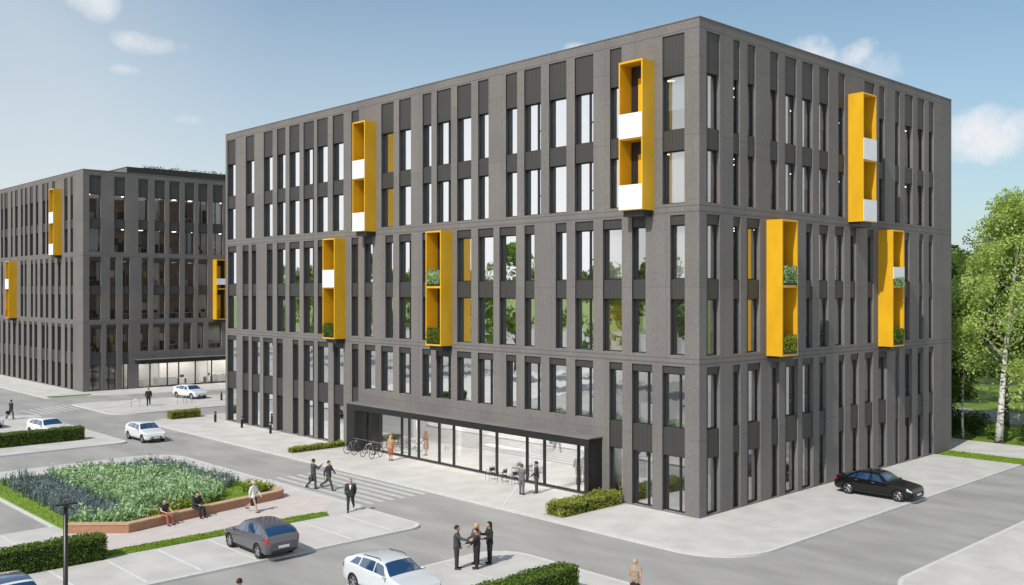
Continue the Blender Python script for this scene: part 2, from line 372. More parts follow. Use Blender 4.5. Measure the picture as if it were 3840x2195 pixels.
slab('pavement', [(-5, -11.7, 3), (95, -11.7), (95, -100), (-5, -100)], M['pave'])
slab('pavement', [(-11.1, 3.1, 1.9), (-11.1, -100), (-120, -100), (-120, 3.1)], M['pave'])
slab('pavement', [(-11.1, 8.6, 1.0), (-11.1, 38.9, 3), (-24.9, 38.9), (-24.9, 21.3), (-120, 21.3), (-120, 8.6)], M['pave'])
slab('pavement', [(-11.3, 45.6, .9), (-11.3, 69, 2), (-120, 69), (-120, 45.6)], M['pave'])
slab('plaza_pavement', [(-5.8, 62.7, 2.5), (-5.8, 75.3, 1), (10.5, 72.9), (45, 69), (45, 62.7)], M['pave'])
slab('pavement', [(-5.7, 82.5, .8), (-5.7, 225), (60, 225), (60, 69), (13, 78.0), (2.7, 80.4), (-1.5, 82.2)], M['pave'])
slab('path', [(31.2, -40), (31.2, 60), (37.2, 60), (37.2, -40)], M['pave'], z0=-.14, z1=-.01)
slab('path', [(50, -60), (50, 160), (58.5, 160), (58.5, -60)], M['asphalt'], z0=-.14, z1=-.05, kerb=.15)
slab('path', [(-25.0, 14.72), (-13.4, 14.72), (-11.5, 16.5), (-12.3, 18.95), (-13.4, 19.0), (-16.2, 18.45), (-19.6, 17.85), (-22.6, 17.05), (-25.0, 18.9)], M['pave_pink'], z0=0, z1=.008, kerb=0)
def strips(name, segs, wd, mat, z=.009):
    mb = MB()
    for (x0, y0, x1, y1) in segs:
        d = Vector((x1 - x0, y1 - y0)).normalized() * wd / 2; q = Vector((-d.y, d.x))
        mb.face([(x0 - q.x, y0 - q.y, z), (x0 + q.x, y0 + q.y, z), (x1 + q.x, y1 + q.y, z), (x1 - q.x, y1 - q.y, z)][::-1])
    return structure(mb.build(name, mat))
strips('bay_lines', [(x, 8.9, x, 13.4) for x in (-34.8, -32.4, -30, -27.6, -25.25, -22.9, -20.4, -17.9, -15.4, -13.0)], .14, M['joint'])
strips('bay_lines', [(x, -2.0, x, 2.8) for x in (-27, -24.5, -21.9, -17.3, -14.8)], .09, M['joint'])
strips('bay_lines', [(x, 15.2, x, 21) for x in (-27.3, -29.8, -32.3)], .09, M['joint'], .007)
strips('paving_joints', [(2.7, -.2, .6, -5.6), (-5.5, -1.2, -.2, -.8), (-5.4, 9.2, -.6, 12.9), (-5.5, 4.2, -.1, 4.2), (9.5, -.3, 9.5, -5.6), (16, -.3, 16, -5.6), (22.5, -.3, 22.5, -5.6),
    (-5.5, 33.8, -.1, 33.8), (-5.5, 44, -.1, 44), (-3, 64, 8, 64.2), (-5.5, 69, 15, 68.5)], .07, M['joint'])
strips('paving_joints', [(1.8, -11.95, 1.8, -25), (10, -11.95, 10, -25), (-2, -17, 30, -17), (18, -11.95, 18, -25)], .07, M['joint'])
strips('crosswalk', [(-10.75 + .74 * i, 14.9, -10.75 + .74 * i, 25.3) for i in range(7)], .36, M['paint'], -.095)
strips('crosswalk', [(-10.9 + .74 * i, 68.2 + .35 * i, -10.9 + .74 * i, 73.4 + .35 * i) for i in range(8)], .36, M['paint'], -.095)

# ------------------------------------------------------------------ facades
ZT = dict(lo=(16.43, 19.25), hi=(20.35, 23.25), top=25.40)
ZM = dict(lo=(8.39, 11.36), hi=(12.42, 15.30), top=15.82)
ZB = dict(lo=(.06, 3.02), hi=(4.50, 7.40), top=7.80)
H = 26.0
class Facade:
    """o: corner point, u: unit along, n: outward unit"""
    def __init__(s, o, u, n, length): s.o, s.u, s.n, s.L = Vector(o), Vector(u), Vector(n), length; s.holes = []; s.win = []; s.sp = []
    def P(s, a, d, z): q = s.o + s.u * a - s.n * d; return (q.x, q.y, z)      # a along, d depth inwards, z
    def bx(s, mb, a0, a1, d0, d1, z0, z1, mi=0): mb.box(s.P(a0, d0, z0), s.P(a1, d1, z1), mi)
    def column(s, a0, a1, g, ground=True, mull=False, only=None, lowsp=True):
        zlo = g['lo'][0]
        if g is ZB and not ground: zlo = g['hi'][0] - (1.2 if lowsp == 'stub' else 0)
        s.holes.append((a0, a1, zlo, g['top']))
        if not (g is ZB and not ground): s.win.append((a0, a1, *g['lo'], mull))
        s.win.append((a0, a1, *g['hi'], mull))
        s.sp.append((a0, a1, g['hi'][1], g['top']))
        if not (g is ZB and not ground): s.sp.append((a0, a1, g['lo'][1], g['hi'][0]))
        elif lowsp == 'stub': s.sp.append((a0, a1, zlo, g['hi'][0]))
    def wall(s, mb, dark_far, depth=.36):
        us = sorted({0, s.L, *[h[0] for h in s.holes], *[h[1] for h in s.holes]})
        zs = sorted({0, H, *[h[2] for h in s.holes], *[h[3] for h in s.holes]})
        solid = {}
        for i in range(len(us) - 1):
            for j in range(len(zs) - 1):
                ca, cz = (us[i] + us[i + 1]) / 2, (zs[j] + zs[j + 1]) / 2
                solid[i, j] = not any(h[0] < ca < h[1] and h[2] < cz < h[3] for h in s.holes)
        for i in range(len(us) - 1):
            j = 0
            while j < len(zs) - 1:
                if solid[i, j]:
                    k = j
                    while k < len(zs) - 1 and solid[i, k]: k += 1
                    mb.face([s.P(us[i], 0, zs[j]), s.P(us[i + 1], 0, zs[j]), s.P(us[i + 1], 0, zs[k]), s.P(us[i], 0, zs[k])], 0); j = k
                else: j += 1
        for (a0, a1, z0, z1) in s.holes:
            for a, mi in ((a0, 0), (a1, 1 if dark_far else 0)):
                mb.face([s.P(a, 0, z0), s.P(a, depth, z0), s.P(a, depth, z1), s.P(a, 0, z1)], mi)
            for z in (z0, z1): mb.face([s.P(a0, 0, z), s.P(a1, 0, z), s.P(a1, depth, z), s.P(a0, depth, z)], 0)
def size_on_screen(f, r):
    c = Vector(f.P((r[0] + r[1]) / 2, 0, (r[2] + r[3]) / 2)) + ROOT - camo.location
    dep = c.dot(FWD)
    return abs(r[1] - r[0]) * (r[3] - r[2]) * abs(c.normalized().dot(f.n)) / dep ** 2
def win_mesh(f, r, fr, gl):
    a0, a1, z0, z1, mull = r; D0, D1, t = .24, .34, .06
    e = .004
    f.bx(fr, a0 + e, a0 + t, D0, D1, z0 + e, z1 - e); f.bx(fr, a1 - t, a1 - e, D0, D1, z0 + e, z1 - e)
    f.bx(fr, a0 + t, a1 - t, D0, D1, z0 + e, z0 + t); f.bx(fr, a0 + t, a1 - t, D0, D1, z1 - t, z1 - e)
    if mull:
        am = a0 + (a1 - a0) * .32
        f.bx(fr, am - .045, am + .045, D0 - .01, D1, z0 + t, z1 - t); f.bx(fr, a0 + t, am - .045, D0 - .01, D1, z0 + (z1 - z0) * .40, z0 + (z1 - z0) * .40 + .07)
    D = .30; gl.face([f.P(a0 + t * .5, D, z0 + t * .5), f.P(a1 - t * .5, D, z0 + t * .5), f.P(a1 - t * .5, D, z1 - t * .5), f.P(a0 + t * .5, D, z1 - t * .5)], 1)
def blind_mesh(f, r, bl, part):
    a0, a1, z0, z1, _ = r
    w_ = (a1 - a0)
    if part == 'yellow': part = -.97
    if part < 0:                                                  # slatted blind drawn part of the way down
        zz = z1 - .06; zend = z0 + (z1 - z0) * (1 + part)
        while zz > zend: bl.face([f.P(a0 + .07, .42, zz - .05), f.P(a1 - .07, .42, zz - .05), f.P(a1 - .07, .455, zz), f.P(a0 + .07, .455, zz)]); zz -= .075
        return
    b0, b1 = (a0 + .07, a0 + .07 + w_ * part) ; zb = z0 + .08
    n = 10                                                       # folded pale drape, added to whiten the pane
    for k in range(n):
        x0 = b0 + (b1 - b0) * k / n; x1 = b0 + (b1 - b0) * (k + 1) / n
        d0, d1 = (.42, .47) if k % 2 else (.47, .42)
        bl.face([f.P(x0, d0, zb), f.P(x1, d1, zb), f.P(x1, d1, z1 - .05), f.P(x0, d0, z1 - .05)])
def finish_facades(root, fs, blinds, glassmat):
    ws = sorted([(size_on_screen(f, r), k, f, r) for f in fs for k, r in enumerate(f.win)], key=lambda q: -q[0])
    rest_w = MB(); rest_any = False
    for i, (_, k, f, r) in enumerate(ws):
        bp_ = blinds(f, r, k)
        if i < 99:
            fr = MB(); gl = MB(); win_mesh(f, r, fr, gl)
            o = fr.build('window', M['frame'], root); gl.m = [0] * len(gl.m); gl.build('pane', glassmat, o)
            if bp_: b = MB(); blind_mesh(f, r, b, bp_); b.build('blind' if bp_ == 'yellow' else 'added_curtain', M['yellow_slats'] if bp_ == 'yellow' else M['blind'], o)  # added slats tint panes yellow, added drapes whiten them
        else:
            rest_any = True; fr = MB(); gl = MB(); win_mesh(f, r, fr, gl)
            b = MB()
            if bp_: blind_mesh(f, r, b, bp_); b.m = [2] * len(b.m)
            for q in (fr, gl, b):
                i0 = len(rest_w.v); rest_w.v += q.v; rest_w.f += [tuple(i0 + c for c in ff) for ff in q.f]; rest_w.m += q.m
    if rest_any: rest_w.build('window', [M['frame'], glassmat, M['blind']], root)['kind'] = 'stuff'
    ss = sorted([(size_on_screen(f, r), k, f, r) for f in fs for k, r in enumerate(f.sp)], key=lambda q: -q[0])
    rest = MB(); rest_any = False
    for i, (_, k, f, r) in enumerate(ss):
        mb = MB() if i < 99 else rest
        f.bx(mb, r[0] + .003, r[1] - .003, .07, .33, r[2] + .002, r[3] - .003)
        if i < 99: mb.build('spandrel_panel', M['band_dark'], root)
        else: rest_any = True
    if rest_any: rest.build('spandrel_panel', M['band_dark'], root)['kind'] = 'stuff'
def interiors(root, x0, x1, y0, y1, g=5.2, lamp=.3, south=1):
    mb = MB()
    for (z0, z1) in ((3.35, 4.35), (7.5, 8.3), (11.45, 12.32), (15.4, 16.34), (19.35, 20.26), (23.4, 24.2), (-.02, .03)):
        mb.box((x0 + .55, y0 + .55, z0), (x1 - .3, y1 - .3, z1), 0)
    for (z0, z1) in ((.03, 3.35), (4.35, 7.5), (8.3, 11.45), (12.32, 15.4), (16.34, 19.35), (20.26, 23.4)):
        mb.box((x0 + 8.5, y0 + g, z0 + .004), (x0 + 8.7, y1 - .4, z1 - .004), 1)
        mb.box((x0 + 8.8, y0 + g, z0 + .004), (x1 - .4, y0 + g + .2, z1 - .004), south); mb.box((x0 + .8, y0 + g, z0 + .004), (x0 + 8.4, y0 + g + .2, z1 - .004), south)
        yy = y0 + 6.9
        while yy < y1 - 3 and z0 > 1:
            mb.box((x0 + 1.3, yy, z0 + .004), (x0 + 8.4, yy + .15, z1 - .004), 5 if 8 < z0 < 13 else 2); yy += 6.42
        xx = x0 + 3.1
        while xx < x1 - 3:
            mb.box((xx, y0 + 1.3, z0 + .004), (xx + .15, y0 + g - .1, z1 - .004), 2); xx += 6.42
        for a in range(2, int((y1 - y0 - 3) / 2.14)):
            for d in (1.5, 3.6, 5.7): mb.box((x0 + d, y0 + 2 + a * 2.14, z1 - .05), (x0 + d + .28, y0 + 2.28 + a * 2.14, z1 - .006), 4)
        for a in range(int((x1 - x0 - 3) / 2.14)):
            for d in (1.45, 2.85): mb.box((x0 + 1.4 + a * 2.14, y0 + d, z1 - .05), (x0 + 1.4 + lamp + a * 2.14, y0 + d + lamp, z1 - .006), 4)
        rnd = random.Random(int(z0 * 13)); xx = x0 + 1.2       # shelves, chairs and pictures near the shaded front
        while xx < x1 - 2:
            k = rnd.random(); yy = y0 + rnd.uniform(.9, 1.6)
            if k < .4: mb.box((xx, yy, z0 + .7), (xx + 1.2, yy + .7, z0 + .74), 2); mb.box((xx + .1, yy + .1, z0 + .004), (xx + .15, yy + .6, z0 + .7), 3); mb.box((xx + 1.05, yy + .1, z0 + .004), (xx + 1.1, yy + .6, z0 + .7), 3); mb.box((xx + .35, yy + .3, z0 + .8), (xx + .85, yy + .33, z0 + 1.15), 3)
            elif k < .6: mb.box((xx, yy, z0 + .004), (xx + .9, yy + .4, z0 + 1.1 + rnd.random()), 3)
            elif k < .8: mb.box((xx, yy, z0 + .004), (xx + .6, yy + .5, z0 + .9), 2)
            if rnd.random() < .5: mb.box((xx, y0 + g - .05, z0 + 1.1), (xx + 1.1, y0 + g - .002, z0 + 2.0), rnd.choice((2, 3, 5)))
            xx += rnd.uniform(1.3, 2.2)
        rnd = random.Random(int(z0 * 10))                      # desks and cabinets close to the windows
        yy = y0 + 1.5
        while yy < y1 - 2 and z0 > 1:
            if rnd.random() < .6:
                h = z0 + .74; mb.box((x0 + 1.0, yy, h - .04), (x0 + 2.4, yy + .8, h), 2); mb.box((x0 + 1.05, yy + .02, z0 + .004), (x0 + 1.1, yy + .78, h - .04), 2); mb.box((x0 + 2.3, yy + .02, z0 + .004), (x0 + 2.35, yy + .78, h - .04), 3)
                mb.box((x0 + 1.3, yy + .55, h + .1), (x0 + 1.85, yy + .58, h + .45), 3); mb.box((x0 + 1.5, yy + .5, h), (x0 + 1.6, yy + .6, h + .1), 3)
                mb.box((x0 + 1.4, yy - .6, z0 + .45), (x0 + 1.85, yy - .15, z0 + .52), 3); mb.box((x0 + 1.4, yy - .64, z0 + .55), (x0 + 1.85, yy - .6, z0 + 1.05), 3); mb.box((x0 + 1.6, yy - .4, z0 + .004), (x0 + 1.66, yy - .34, z0 + .45), 3)
            elif rnd.random() < .4: mb.box((x0 + .8, yy, z0 + .004), (x0 + 1.25, yy + .9, z0 + 1.2), 2)
            yy += 2.14
    mb.build('interior', [M['slab'], M['beige'], M['white'], M['plastic'], M['lit'], M['warm_lit_wall'], M['brown_wall']], root)
def shell(root, fs, x0, x1, y0, y1):
    mb = MB()
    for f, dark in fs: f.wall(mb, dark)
    mb.face([(x1, y0, 0), (x1, y1, 0), (x1, y1, H), (x1, y0, H)]); mb.face([(x0, y1, 0), (x1, y1, 0), (x1, y1, H), (x0, y1, H)])
    t = .35
    for (a, b, c, d) in ((x0, y0, x1, y0 + t), (x0, y1 - t, x1, y1), (x0, y0 + t, x0 + t, y1 - t), (x1 - t, y0 + t, x1, y1 - t)):
        mb.face([(a, b, H), (c, b, H), (c, d, H), (a, d, H)])
    i = (x0 + t, y0 + t, x1 - t, y1 - t)
    for p_, q in (((i[0], i[1]), (i[2], i[1])), ((i[2], i[1]), (i[2], i[3])), ((i[2], i[3]), (i[0], i[3])), ((i[0], i[3]), (i[0], i[1]))):
        mb.face([(*p_, H), (*q, H), (*q, 25.2), (*p_, 25.2)])
    mb.build('wall', [M['wall'], M['reveal']], root)
    mb = MB(); mb.face([(i[0], i[1], 25.2), (i[2], i[1], 25.2), (i[2], i[3], 25.2), (i[0], i[3], 25.2)]); mb.build('roof', M['roof'], root)
    mb = MB()                                                    # thin metal coping
    for (a, b, c, d) in ((x0 - .03, y0 - .03, x1 + .03, y0 + t), (x0 - .03, y1 - t, x1 + .03, y1 + .03), (x0 - .03, y0 + t, x0 + t, y1 - t), (x1 - t, y0 + t, x1 + .03, y1 - t)): mb.box((a, b, H + .002), (c, d, H + .05))
    mb.build('coping', M['wall'], root)

def balcony(root, f, a0, a1, g, panels, wdt=.09, D=1.0):
    """yellow box loggia on facade f between a0 and a1; panels = (upper, lower) 'white' or 'plant'"""
    zb, zt = (16.15, 24.22) if g is ZT else (8.14, 15.80)
    zf = (20.10) if g is ZT else (12.12)
    mb = MB()
    f.bx(mb, a0, a0 + wdt, -D, .0, zb, zt); f.bx(mb, a1 - wdt, a1, -D, .0, zb, zt)
    f.bx(mb, a0 + wdt, a1 - wdt, -D, 0, zt - .10, zt); f.bx(mb, a0 + wdt, a1 - wdt, -D, 0, zb, zb + .10)
    f.bx(mb, a0 + wdt, a1 - wdt, -D + .03, 0, zf - .14, zf)
    b = mb.build('balcony', M['yellow'], root)
    am = a0 + (a1 - a0) * .52
    mb = MB()                                                    # yellow back wall strips beside the dark door
    for (z0, z1) in ((zb + .10, zf - .14), (zf, zt - .10)):
        f.bx(mb, a0 + wdt, a1 - wdt - .5, -.05, 0, z0, z1 - .7)
    mb.build('back_panel', M['yellow'], b)
    mb = MB()
    for (z0, z1) in ((zb + .10, zf - .14), (zf, zt - .10)):
        f.bx(mb, a1 - wdt - .5, a1 - wdt, -.03, 0, z0, z1 - .7); f.bx(mb, a0 + wdt, a1 - wdt, -.03, 0, z1 - .7, z1)  # dark door, and the shadow under the ceiling built as a dark strip
    mb.build('door_and_top_shade', M['frame'], b)
    out = []
    for kind, z0 in zip(panels, (zf, zb + .10)):
        if kind in ('white', 'half'):
            h0, h1 = (0.02, 1.28) if kind == 'white' else (.55, 1.25)
            mb = MB(); f.bx(mb, a0 + wdt * .3, a1 - wdt * .3, -D - .035, -D - .002, z0 + h0 - .08, z0 + h1); mb.build('balustrade', M['white'], b)
        else:
            mb = MB()
            for q in (.0, 1.0): f.bx(mb, a0 + wdt + .03, a1 - wdt - .03, -D + .02, -D + .05, z0 + .04 + q, z0 + .09 + q)
            for q in (a0 + wdt, a1 - wdt - .03): f.bx(mb, q, q + .03, -D + .02, -D + .05, z0 + .005, z0 + 1.09)
            mb.build('balustrade', M['frame'], b)
        if kind != 'white': out.append((a0, a1, z0, kind))
    mb = MB(); f.bx(mb, a0 + .12, a1 - .12, -D * .75, -.002, zb - .32, zb - .003)     # dark bracket tray under the box
    mb.build('support_bracket', M['reveal'], b)
    return out

ROOT = Vector((0, 0, 0))
main = empty('office_building', (0, 0, 0))
tag(main, 'large dark grey office block with yellow balcony boxes and black framed entrance', 'building')
WT = [(50.16, 51.69), (46.77, 48.27), (43.61, 45.11), (41.51, 42.87), (39.29, 40.87), (37.11, 38.67), (35.1, 36.63), (32.89, 34.39), (30.83, 31.81), (26.47, 27.97), (24.44, 25.81), (22.15, 23.12), (20.06, 21.57), (18.0, 19.42), (16.3, 17.31), (13.66, 14.68), (11.58, 13.02), (9.46, 10.88), (7.34, 8.79), (5.24, 6.08), (.95, 2.39)]
WM = [(50.02, 51.59), (47.77, 48.86), (46.42, 47.2), (43.61, 44.6), (41.51, 42.87), (39.28, 40.87), (37.1, 38.67), (35.24, 36.55), (30.89, 31.81), (29.07, 30.11), (26.54, 27.47), (24.41, 25.81), (22.37, 23.15), (18.0, 19.42), (15.85, 17.31), (13.76, 15.27), (12.13, 13.0), (9.45, 10.33), (7.34, 8.75), (5.22, 6.61), (3.54, 4.49), (.93, 1.87)]
WB = [(50.02, 51.68), (47.77, 48.86), (45.8, 47.2), (43.57, 45.19), (41.92, 42.95), (39.45, 40.34), (37.1, 38.67), (35.03, 36.55), (32.89, 34.26), (30.89, 31.77), (28.73, 30.07), (26.54, 28.0), (24.44, 25.81), (22.2, 23.15), (20.06, 21.6), (18.0, 19.42), (15.85, 17.34), (13.73, 14.65), (11.58, 13.0), (9.48, 10.86), (7.36, 8.75), (5.18, 6.13), (3.08, 4.49), (.93, 2.4)]
LX, LY = 31.7, 52.05
fl = Facade((0, 0, 0), (0, 1, 0), (-1, 0, 0), LY); fr_ = Facade((0, 0, 0), (1, 0, 0), (0, -1, 0), LX)
MU = (3.08, 7.35, 11.58, 20.06, 37.1)
def has(a, s): return any(abs(a - q) < .06 for q in s)
for a in WT: fl.column(*a, ZT, mull=has(a[0], MU))
for a in WM: fl.column(*a, ZM, mull=has(a[0], MU) or has(a[0], (24.41,)))
for a in WB:
    inport = 6.4 < (a[0] + a[1]) / 2 < 30.8
    stub = abs(a[0] - 30.89) < .1
    fl.column(*a, ZB, ground=not (inport or stub), mull=has(a[0], MU + (.93, 15.85, 24.41)), lowsp='stub' if stub else True)
PY0, PY1 = 7.0, 29.75
fl.holes.append((PY0, PY1, .04, 3.0))
RT = [(.62, 1.85), (3.09, 3.75), (4.46, 5.28), (6.76, 7.66), (8.35, 9.65), (10.25, 11.54), (12.26, 13.44), (14.61, 15.46), (18.03, 19.45), (20.08, 20.92), (22.43, 23.15), (23.9, 25.19), (25.91, 27.05), (27.78, 28.65)]
RM = [(.63, 1.84), (3.08, 3.78), (4.39, 5.74), (10.71, 11.47), (12.25, 13.4), (14.18, 15.37), (16.15, 16.93), (18.46, 19.3), (23.97, 24.66), (26.2, 26.88), (27.78, 28.5)]
RB = [(.63, 1.86), (3.06, 3.78), (4.45, 5.8), (6.91, 7.72), (8.37, 9.79), (10.27, 11.57), (12.25, 13.1), (14.65, 15.43), (16.18, 17.29), (18.07, 19.26), (19.98, 21.21), (22.48, 23.06), (23.91, 25.05), (25.93, 26.87), (27.77, 28.59)]
for a in RT: fr_.column(*a, ZT, mull=a[1] - a[0] > 1.1)
for a in RM: fr_.column(*a, ZM, mull=a[1] - a[0] > 1.1)
for a in RB: fr_.column(*a, ZB, mull=a[1] - a[0] > 1.1)
# right facade mullions stand at the far third: mirror helper keeps the same rule
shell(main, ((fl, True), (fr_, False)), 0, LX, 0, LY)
interiors(main, 0, LX, 0, LY)
def blinds_main(f, r, k):
    rnd = random.Random(int(r[0] * 100 + r[2] * 7))
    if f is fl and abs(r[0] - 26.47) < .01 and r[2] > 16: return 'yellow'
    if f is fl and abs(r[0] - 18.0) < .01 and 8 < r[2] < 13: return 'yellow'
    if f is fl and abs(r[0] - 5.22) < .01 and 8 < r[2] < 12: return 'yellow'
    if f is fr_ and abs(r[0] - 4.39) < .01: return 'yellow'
    if f is fl and r[2] > 16: return rnd.choice((.3, .88, .88, .7, .55, .88, .88, -.6, -.85))  # pale drapes added so upper panes look white like mirrored sky
    if f is fl and r[2] > 12: return rnd.choice((0, .9, .6, 0, .5))
    if f is fl and r[2] > 8: return rnd.choice((0, 0, .5, 0))
    if f is fl and r[2] < 1: return .5 if rnd.random() < .5 else 0
    if f is fr_ and r[2] > 16: return rnd.choice((.3, .3, 0))
    return rnd.choice((0, 0, .2))
finish_facades(main, (fl, fr_), blinds_main, M['glass'])
plants = []
plants += [(fl, *q) for q in balcony(main, fl, 28.62, 30.20, ZT, ('white', 'white'))]
plants += [(fl, *q) for q in balcony(main, fl, 32.60, 34.25, ZM, ('white', 'plant'))]
plants += [(fl, *q) for q in balcony(main, fl, 19.90, 21.52, ZM, ('plant', 'plant'))]
plants += [(fl, *q) for q in balcony(main, fl, 2.95, 4.60, ZT, ('white', 'white'))]
plants += [(fr_, *q) for q in balcony(main, fr_, 15.87, 17.65, ZT, ('white', 'white'))]
plants += [(fr_, *q) for q in balcony(main, fr_, 6.38, 8.05, ZM, ('plant', 'plant'))]
plants += [(fr_, *q) for q in balcony(main, fr_, 19.95, 21.6, ZM, ('half', 'plant'))]
# entrance portal
D = 1.15
mb = MB()
fl.bx(mb, 6.67, PY0, -D, -.002, 0, 3.05); fl.bx(mb, PY1, 30.75, -D, -.002, 0, 3.05); fl.bx(mb, 6.67, 30.75, -D, -.002, 3.055, 3.46)
pt = mb.build('entrance_portal', M['black'], main)
mb = MB(); fl.bx(mb, 6.62, 30.80, -D - .04, -.004, 3.465, 3.53); mb.build('canopy_cap', M['wall'], pt)
mb = MB(); gl = MB()
ml = [29.75, 28.43, 25.63, 24.77, 23.7, 21.43, 19.89, 17.2, 15.64, 12.88, 11.38, 8.59, 7.0]
for i, y in enumerate(ml): fl.bx(mb, y - .07 if i else y - .12, y + .07 if i < 12 else y + .12, .05, .2, .05, 2.98)
for i in range(12):
    fl.bx(mb, ml[i + 1] + .07, ml[i] - .07, .06, .19, .05, .16); fl.bx(mb, ml[i + 1] + .07, ml[i] - .07, .06, .19, 2.88, 2.98)
sf = mb.build('shopfront', M['frame'], main)
for i in range(12):
    gl = MB(); gl.face([fl.P(ml[i + 1] + .05, .12, .1), fl.P(ml[i] - .05, .12, .1), fl.P(ml[i] - .05, .12, 2.93), fl.P(ml[i + 1] + .05, .12, 2.93)]); gl.build('pane', M['lobby_glass'], sf)
mb = MB()
for y in (25.2, 20.66, 12.13): mb.box((.04, y - .03, 1.0), (-.02, y + .03, 1.35)); 
mb.build('door_handle', M['rim'], sf)
# lobby fittings
mb = MB(); mb.box((.5, 6.2, .032), (6.2, 31, .05), 0); mb.box((6.0, 6.2, .05), (6.1, 31, 3.3), 1); mb.box((3.2, 16.5, .05), (4.0, 20.5, 1.1), 1)
for y in (10, 22.5, 27.2): mb.box((2.6, y, .05), (3.0, y + .4, 3.3), 1)
for y in (9.2, 13.4, 26.2): mb.box((2.0, y, .05), (2.8, y + 1.6, .42), 1); mb.box((2.65, y, .42), (2.8, y + 1.6, .8), 1)
mb.build('lobby', [M['slab'], M['white']], main)
for y in (9.5, 13.5, 18.5, 22, 26.5):
    mb = MB(); mb.box((.7, y - .5, 3.27), (5.6, y + .5, 3.33)); mb.build('lobby_fill_panel', M['lobby_fill'], main)  # glowing panels added overhead to brighten the lobby

# second building
ROOT = Vector((-.5, 86.3, 0))
b2 = empty('office_building', tuple(ROOT))
tag(b2, 'distant grey office block at far left, its shaded front with a glazed ground floor', 'building')
L2X, L2Y = 34, 60
gl_ = Facade((0, 0, 0), (0, 1, 0), (-1, 0, 0), L2Y); gs = Facade((0, 0, 0), (1, 0, 0), (0, -1, 0), L2X)
TL = [(3.3, 4.15), (5.1, 6.25), (9.5, 10.5), (11.9, 12.6), (13.1, 14.3), (15.8, 16.8), (17.9, 19.2), (20.1, 21.2), (22.0, 22.9), (24.2, 25.4), (26.4, 27.2), (28.6, 30.1), (30.7, 31.7)]
MLx = [(3.3, 4.15), (5.1, 5.9), (7.5, 8.5), (9.7, 10.9), (12.0, 13.0), (14.0, 15.1), (16.2, 17.0), (17.9, 18.8), (20.5, 21.3), (21.9, 23.0), (28.6, 29.6), (30.8, 31.6)]
BL2 = [(3.3, 4.15), (5.2, 6.1), (7.4, 8.7), (9.6, 10.8), (12.0, 12.8), (13.3, 14.6), (16.2, 17.4), (18.2, 19.4), (20.5, 21.7), (22.8, 23.9), (25.1, 26.3), (27.4, 28.4), (29.6, 30.8), (31.9, 33)]
for a in TL: gl_.column(*a, ZT)
for a in MLx: gl_.column(*a, ZM)
for a in BL2: gl_.column(*a, ZB)
TS = [(.7, 2.05), (3.6, 4.9), (6.5, 7.7), (8.5, 9.8), (10.35, 11.7), (12.35, 13.6), (14.15, 15.4), (16.1, 17.5), (18.3, 19.6), (20.4, 21.7), (22.5, 23.8)]
MS = [(.7, 2.05), (3.1, 3.8), (4.6, 5.45), (6.9, 7.7), (8.35, 9.8), (10.35, 11.7), (12.35, 13.6), (14.15, 15.4), (18.8, 20.1), (21, 22.3)]
for a in TS: gs.column(*a, ZT, mull=a[0] > 12)
for a in MS: gs.column(*a, ZM)
for a in ((.8, 2.08), (2.66, 3.85), (4.57, 5.35)): gs.column(*a, ZB, mull=True)
for a in ((6.7, 7.8), (8.3, 9.8), (10.35, 11.65), (12.16, 13.2), (14.0, 14.85), (15.5, 17.3), (18.3, 19.6), (20.4, 21.7)): gs.column(*a, ZB, ground=False)
gs.holes.append((6.5, 24, .04, 3.0))
shell(b2, ((gl_, True), (gs, False)), 0, L2X, 0, L2Y)
interiors(b2, 0, L2X, 0, L2Y, 4.6, .42, 6)
finish_facades(b2, (gl_, gs), lambda f, r, k: (.8 if (f is gs and r[2] > 16 and k % 5 == 0) else 0), M['clear_glass'])
balcony(b2, gl_, 7.1, 8.7, ZT, ('white', 'white')); balcony(b2, gl_, 24.6, 26.2, ZM, ('white', 'plant'))
balcony(b2, gs, 16.1, 17.7, ZM, ('half', 'plant'))
mb = MB(); gs.bx(mb, 6.1, 24.4, -1.2, -.002, 3.05, 3.45); pt = mb.build('entrance_canopy', M['black'], b2)
mb = MB(); gs.bx(mb, 6.05, 24.45, -1.25, -.004, 3.455, 3.53); mb.build('canopy_cap', M['wall'], pt)
mb = MB(); k = 6.5; ks = []
while k < 24.1: ks.append(k); k += 2.187 if int(k) % 2 else 1.46
ks.append(24.0)
for y in ks: gs.bx(mb, y - .06, y + .06, .05, .2, .05, 2.98)
gs.bx(mb, 6.6, 23.9, .06, .19, .05, .14); gs.bx(mb, 6.6, 23.9, .06, .19, 2.88, 2.98)
sf = mb.build('shopfront', M['frame'], b2)
mb = MB(); mb.box((6.0, 3.6, .05), (24.5, 3.7, 3.3)); mb.box((9, 1.6, .05), (12, 2.1, 1.0)); mb.box((17, 1.8, .05), (19, 2.4, 1.0)); mb.build('lobby', M['white'], b2)
for k_ in range(6): mb = MB(); mb.box((6.8 + k_ * 3, 1.0, 3.26), (8.4 + k_ * 3, 3.0, 3.32)); mb.build('lobby_fill_panel', M['lit'], b2)  # added glow panels lift the brightness of this lobby too
for a, b in zip(ks, ks[1:]):
    if b - a > .3: gl = MB(); gl.face([gs.P(a + .05, .12, .1), gs.P(b - .05, .12, .1), gs.P(b - .05, .12, 2.93), gs.P(a + .05, .12, 2.93)]); gl.build('pane', M['lobby_glass'], sf)
mb = MB(); mb.box((5.4, .8, H - .8), (30, 16, H + .75), 0); mb.box((5.38, .78, H + .75), (30.1, 16, H + .85), 1)
mb.build('roof_pavilion', [M['wall'], M['black']], b2)
mb = MB(); mb.box((5.42, .72, H + .15), (30, .79, H + .74)); mb.build('roof_screen', M['black'], b2)

